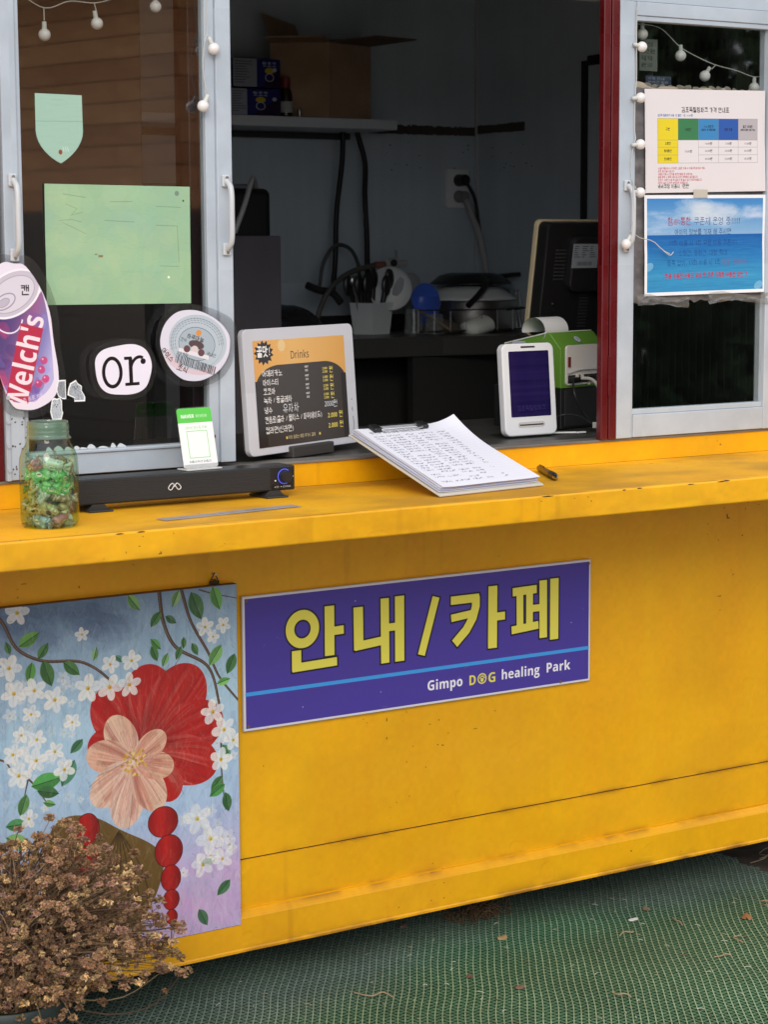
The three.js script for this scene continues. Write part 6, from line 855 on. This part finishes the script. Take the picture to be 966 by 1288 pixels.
  one('wire_arch', tube([[3.3, 1.42, -1.9], [3.315, 1.49, -1.9], [3.36, 1.545, -1.9], [3.41, 1.535, -1.9], [3.44, 1.49, -1.9], [3.445, 1.44, -1.9]], 0.006, 40, 8), M([0.07, 0.075, 0.075], 0.5), 'thin grey arched tube standing behind the utensil holder', 'tube');
  one('hose_stub', tube([[3.22, 1.425, -1.84], [3.26, 1.41, -1.84], [3.31, 1.40, -1.84], [3.34, 1.37, -1.84]], 0.012, 20, 8), M([0.03, 0.03, 0.03], 0.4), 'short black pipe lying behind the gas hose', 'pipe');
  // utensil holder
  const uh = thing('utensil_holder', 'white square utensil holder on the back counter', 'holder', [3.42, 1.2735, -1.79], 0.35);
  { const o = [[-0.052, -0.045], [0.052, -0.045], [0.052, 0.045], [-0.052, 0.045]], n = o.map(([a, b]) => [a * 0.82, b * 0.82]), pos = []; for (let i = 0; i < 4; i++) { const j = (i + 1) % 4; const a = [n[i][0], 0, n[i][1]], b = [n[j][0], 0, n[j][1]], c = [o[j][0], 0.095, o[j][1]], d = [o[i][0], 0.095, o[i][1]]; pos.push(...a, ...c, ...b, ...a, ...d, ...c); } const g = new THREE.BufferGeometry(); g.setAttribute('position', new THREE.Float32BufferAttribute(pos, 3)); g.computeVertexNormals(); part('cup', [g, bx(-0.041, 0.041, 0, 0.002, -0.036, 0.036)], M([0.72, 0.75, 0.76], 0.5, { side: THREE.DoubleSide }), uh); part('rim', [bx(-0.053, 0.053, 0.093, 0.0965, 0.043, 0.046), bx(-0.053, 0.053, 0.093, 0.0965, -0.046, -0.043), bx(-0.0535, -0.051, 0.093, 0.0965, -0.043, 0.043), bx(0.051, 0.0535, 0.093, 0.0965, -0.043, 0.043)], M([0.75, 0.77, 0.77], 0.4), uh); }
  const uts = [[3.385, -1.79, -0.2, 0.02, 'leftmost steel spoon in the utensil holder', 1], [3.405, -1.78, -0.08, 0.05, 'second dark utensil from the left in the holder', 0], [3.425, -1.8, 0.05, 0.0, 'middle dark utensil in the holder', 0], [3.44, -1.78, 0.14, 0.03, 'rightmost dark utensil leaning in the holder', 0], [3.415, -1.795, -0.02, 0.03, 'thick dark utensil at the front of the holder', 0], [3.432, -1.79, 0.3, 0.02, 'dark utensil tilted far right in the holder', 0], [3.39, -1.785, -0.12, 0.02, 'short dark utensil at the front left of the holder', 0], [3.398, -1.81, -0.3, 0.0, 'dark utensil leaning far left in the holder', 0]];
  for (const [x, z, lx, lz, lab, metal] of uts) { const g = [tube([[x, 1.285, z], [x + lx * 0.08, 1.36, z + lz * 0.1], [x + lx * 0.16, 1.42, z + lz * 0.2]], metal ? 0.0045 : 0.008, 8, 6), sph(0.014, 0, 0, 0, 12).scale(metal ? 0.9 : 1.2, metal ? 1.3 : 2.4, 0.6).translate(x + lx * 0.17, 1.42 + hash(Math.round(x * 999), 3) * 0.03, z + lz * 0.2)]; one('utensil', g, metal ? steel : M([0.02, 0.02, 0.02], 0.3), lab, 'utensil'); }
  // bowls and scoops leaning in the rack
  const bowl = (r, d) => lathe([[0.001, 0], [r * 0.5, 0.004], [r * 0.85, d * 0.5], [r, d], [r * 0.97, d], [r * 0.82, d * 0.52], [r * 0.48, 0.008], [0.001, 0.005]], 32);
  { const o = one('white_bowl', bowl(0.06, 0.035), M([0.86, 0.88, 0.87], 0.35), 'white bowl propped on edge behind the grey dish', 'bowl'); o.position.set(3.492, 1.405, -1.80); o.rotation.set(1.35, 0.0, 0.5); o.scale.setScalar(1.15); }
  { const o = one('grey_dish', bowl(0.057, 0.02), M([0.4, 0.41, 0.42], 0.5), 'round grey dish leaning in front of the white bowl', 'dish'); o.position.set(3.552, 1.40, -1.77); o.rotation.set(-1.3, 0, 0.1); }
  { const t2 = thing('blue_scoop', 'round blue plastic scoop leaning in the dish rack', 'scoop', [3.575, 1.375, -1.74], 0); t2.scale.setScalar(1.2); part('scoop_bowl', lathe([[0.001, 0], [0.03, 0.003], [0.042, 0.012], [0.043, 0.016], [0.03, 0.009], [0.001, 0.006]], 32).rotateX(1.45), M([0.07, 0.16, 0.72], 0.35), t2); part('scoop_cone', lathe([[0.008, -0.1], [0.02, -0.07], [0.04, -0.01], [0.034, 0.01]], 24).scale(1, 1, 0.5).translate(0.014, 0, 0.004), M([0.06, 0.14, 0.65], 0.35), t2); }
  { const t2 = thing('steel_pot', 'shiny steel cooking pot under the white lid', 'pot', [3.80, 1.2735, -1.79]); part('pot_body', lathe([[0, 0.002], [0.13, 0.002], [0.138, 0.01], [0.14, 0.092], [0.144, 0.095], [0.144, 0.098], [0.137, 0.098], [0.136, 0.012], [0, 0.008]], 48), M([0.55, 0.53, 0.5], 0.32, { metalness: 1 }), t2); part('pot_band', lathe([[0.1405, 0.066], [0.1425, 0.068], [0.1405, 0.07]], 48), steel, t2); part('pot_base', lathe([[0.1, 0], [0.131, 0], [0.131, 0.0015]], 40), M([0.3, 0.2, 0.1], 0.4, { metalness: 0.7 }), t2); for (const a of [0.9, 4.04]) part('pot_handle', tube([[Math.cos(a) * 0.14, 0.07, Math.sin(a) * 0.14], [Math.cos(a + 0.12) * 0.172, 0.074, Math.sin(a + 0.12) * 0.172], [Math.cos(a + 0.3) * 0.172, 0.074, Math.sin(a + 0.3) * 0.172], [Math.cos(a + 0.42) * 0.14, 0.07, Math.sin(a + 0.42) * 0.14]], 0.005, 20, 6), blackPlastic, t2); }
  { const t2 = thing('serving_dish', 'white ribbed dish stacked upside down on the steel pot', 'dish', [3.79, 1.372, -1.79]); part('dish', lathe([[0, 0.05], [0.06, 0.048], [0.1, 0.038], [0.118, 0.026], [0.12, 0.022], [0.138, 0.012], [0.149, 0.004], [0.149, 0.0], [0.13, 0.0]], 48), M([0.82, 0.84, 0.84], 0.3), t2); }
  { const t2 = thing('frying_pan', 'black frying pan upside down on the white dish', 'pan', [3.80, 1.418, -1.80]); part('pan_body', lathe([[0, 0.038], [0.07, 0.038], [0.1, 0.03], [0.128, 0.008], [0.131, 0.004], [0.127, 0.003], [0.098, 0.024], [0, 0.032]], 48), M([0.012, 0.012, 0.012], 0.35), t2); part('pan_handle', tube([[0.1, 0.03, 0.02], [0.16, 0.032, 0.03], [0.24, 0.038, 0.04], [0.29, 0.04, 0.045]].map(([a, b, c]) => [a * 0.55, b, c]), 0.01, 24, 8).scale(1, 0.8, 1), blackPlastic, t2); part('side_grip', tube([[-0.02, 0.02, 0.12], [-0.05, 0.0, 0.15], [-0.09, -0.03, 0.165], [-0.13, -0.06, 0.17]], 0.0095, 24, 8), blackPlastic, t2); }
  { const t2 = thing('dish_rack', 'dark wire dish rack around the steel pot', 'rack', [3.72, 1.2735, -1.78]); const w = (pts, r = 0.0025) => tube(pts, r, Math.max(4, pts.length * 6), 5); part('rail', [w([[-0.24, 0.075, 0.16], [0.0, 0.073, 0.165], [0.235, 0.075, 0.155]])], M([0.03, 0.03, 0.03], 0.3), t2); part('rail', [w([[-0.24, 0.01, 0.16], [0.235, 0.01, 0.155]])], M([0.03, 0.03, 0.03], 0.3), t2); for (let i = 0; i < 9; i++) part('wire', w([[-0.24 + i * 0.059, 0.008, 0.16], [-0.24 + i * 0.059, 0.076, 0.16]], 0.0018), steel, t2); for (let i = 0; i < 4; i++) part('plate_wire', w([[0.19 + i * 0.014, 0.01, 0.02], [0.186 + i * 0.014, 0.13, 0.03], [0.192 + i * 0.014, 0.01, 0.06]], 0.0018), steel, t2); }
  { const o = one('white_cup', lathe([[0, 0], [0.03, 0], [0.036, 0.04], [0.038, 0.082], [0.036, 0.082], [0.034, 0.04], [0.028, 0.004], [0, 0.004]], 24), M([0.85, 0.87, 0.82], 0.45), 'white ladle cup lying on its side at the counter edge', 'cup'); o.position.set(3.66, 1.286, -1.62); o.rotation.set(0.2, 0.3, -1.45); o.scale.set(0.7, 1.1, 1); }
  const gm = new THREE.MeshPhysicalMaterial({ color: 0xdde2e2, roughness: 0.08, transmission: 0.85, thickness: 0, ior: 1.5 });
  for (const [x, z, h, lab] of [[3.53, -1.72, 0.075, 'left upturned drinking glass behind the blue scoop'], [3.565, -1.66, 0.06, 'front upturned drinking glass at the counter edge'], [3.63, -1.83, 0.09, 'tall upturned drinking glass beside the steel pot']]) { const o = one('drinking_glass', lathe([[0.029, 0], [0.031, 0.001], [0.026, h], [0.024, h + 0.002], [0.0, h + 0.002]], 24), gm, lab, 'glass'); o.position.set(x, 1.2735, z); }
  one('pot_cloth', (() => { const g = new THREE.SphereGeometry(0.05, 24, 14); const p = g.attributes.position; for (let i = 0; i < p.count; i++) { const a = p.getX(i), b = p.getY(i), c = p.getZ(i), q = 0.7 + 0.6 * fbm(a * 50 + 3, b * 50 + c * 40, 3); p.setXYZ(i, a * q * 1.3, Math.max(-0.012, b * q * 0.6), c * q); } g.computeVertexNormals(); g.translate(3.62, 1.286, -1.70); return g; })(), M([0.12, 0.1, 0.08], 0.9), 'crumpled brown cloth under the blue scoop', 'cloth');
  one('ladle_handle', tube([[3.5, 1.35, -1.66], [3.55, 1.32, -1.64], [3.6, 1.285, -1.62]], 0.004, 12, 6), M([0.2, 0.16, 0.09], 0.4), 'thin wooden stick leaning down to the white cup', 'stick');
  one('floor_carton', rb(3.1, 3.6, 0.21, 1.02, -1.2, -0.85, 0.004), M([0.012, 0.012, 0.013], 0.6), 'dim dark storage carton behind the service desk', 'carton');
}

// ---------------------------------------------------------------- across the yard, seen in the window glass
{
  const cabin = thing('wooden_cabin', 'wooden plank cabin across the yard, reflected in the left window', 'cabin');
  // the plank wall runs away from the kiosk along d; its near end is at E
  const E0 = [5.45, 7.0], d = [-0.235, 0.972], n = [-0.972, -0.235]; const Lw = 5, Dp = 3.2, Hw = 3.3;
  const P = (a, b, y) => [E0[0] + d[0] * a - n[0] * b, y, E0[1] + d[1] * a - n[1] * b];
  const wood = [speckle([205, 142, 88], 18, 6, 5), speckle([190, 128, 76], 18, 7, 5), speckle([214, 152, 98], 18, 5, 5)].map((t) => M(0xffffff, 0.7, { map: t }));
  const ang = Math.atan2(-d[1], d[0]);
  const pl = new THREE.BoxGeometry(Lw, 0.118, 0.03); tri(pl, 1); const pe = new THREE.BoxGeometry(Dp, 0.118, 0.03); tri(pe, 1);
  const plg = tri(pl, 1), peg = tri(pe, 1);
  const porchDark = M([0.022, 0.019, 0.017], 0.7);  // lower planks coloured near black, for the darkness of an open porch
  for (let i = 0; i < 26; i++) { const y = 0.2 + i * 0.124; const a = part('plank', plg, y < 1.75 ? porchDark : wood[i % 3], cabin, P(Lw / 2, -0.015, y)); a.rotation.y = ang; a.rotation.z = 0; const b = part('plank', peg, y < 1.75 ? porchDark : wood[(i + 1) % 3], cabin, P(-0.015, Dp / 2, y)); b.rotation.y = Math.atan2(n[1], -n[0]); }
  const core = bx(-Lw / 2, Lw / 2, 0, Hw, -Dp / 2, Dp / 2); const c = part('core', core, M([0.06, 0.05, 0.045], 0.9), cabin, [...P(Lw / 2 + 0.02, Dp / 2 + 0.02, 0)]); c.rotation.y = ang;
  const r = part('roof', rb(-Lw / 2 - 0.3, Lw / 2 + 0.3, 0, 0.14, -Dp / 2 - 0.35, Dp / 2 + 0.35, 0.01), M([0.08, 0.08, 0.09], 0.7), cabin, P(Lw / 2, Dp / 2, 3.32)); r.rotation.y = ang;
  // evergreen trees standing round the yard
  const leafG = new THREE.BufferGeometry(); leafG.setAttribute('position', new THREE.Float32BufferAttribute([-0.5, 0, 0, 0.5, 0, 0, 0, 0.9, 0.15], 3)); leafG.computeVertexNormals();
  const greens = [[0.035, 0.07, 0.03], [0.05, 0.085, 0.035], [0.03, 0.055, 0.03]].map((q) => M(q, 0.8, { side: THREE.DoubleSide }));
  const tree = (x, z, h, w, lab, k) => {
    const t = thing('evergreen_tree', lab, 'tree', [x, 0, z]); part('trunk', cyl(0.06, 0.16, h * 0.8, 0, h * 0.4, 0, 10), M([0.09, 0.065, 0.045], 0.9), t);
    const N = 5200, im = new THREE.InstancedMesh(leafG, greens[k], N), m4 = new THREE.Matrix4(), q = new THREE.Quaternion(), e = new THREE.Euler();
    for (let i = 0; i < N; i++) { const y = Math.pow(rnd(), 1.25), a = rnd() * 6.283, rad = w * (1 - y * 0.92) * (0.6 + 0.5 * vnoise(a * 3 + x, y * 9)) * Math.sqrt(rr(0.2, 1)); e.set(rr(-2, 2), rr(0, 6), rr(-2, 2)); q.setFromEuler(e); const s = rr(0.1, 0.24); m4.compose(V([Math.cos(a) * rad, 0.25 + y * (h - 0.3), Math.sin(a) * rad]), q, V([s, s, s])); im.setMatrixAt(i, m4); }
    im.name = 'crown'; im.castShadow = im.receiveShadow = true; im.userData.kind = 'stuff'; t.add(im);
  };
  tree(8.6, 8.2, 4.2, 1.5, 'dark evergreen nearest the cabin, reflected in the right window', 0); tree(11.2, 7.6, 5.0, 1.7, 'tall middle evergreen of the row across the yard', 1); tree(13.8, 8.8, 4.4, 1.6, 'farthest evergreen of the row across the yard', 2); tree(9.9, 10.6, 5.4, 1.8, 'evergreen standing behind the front row across the yard', 0); tree(12.6, 11.2, 5.2, 1.8, 'rearmost evergreen across the yard', 1);
}

renderer.render(scene, camera);
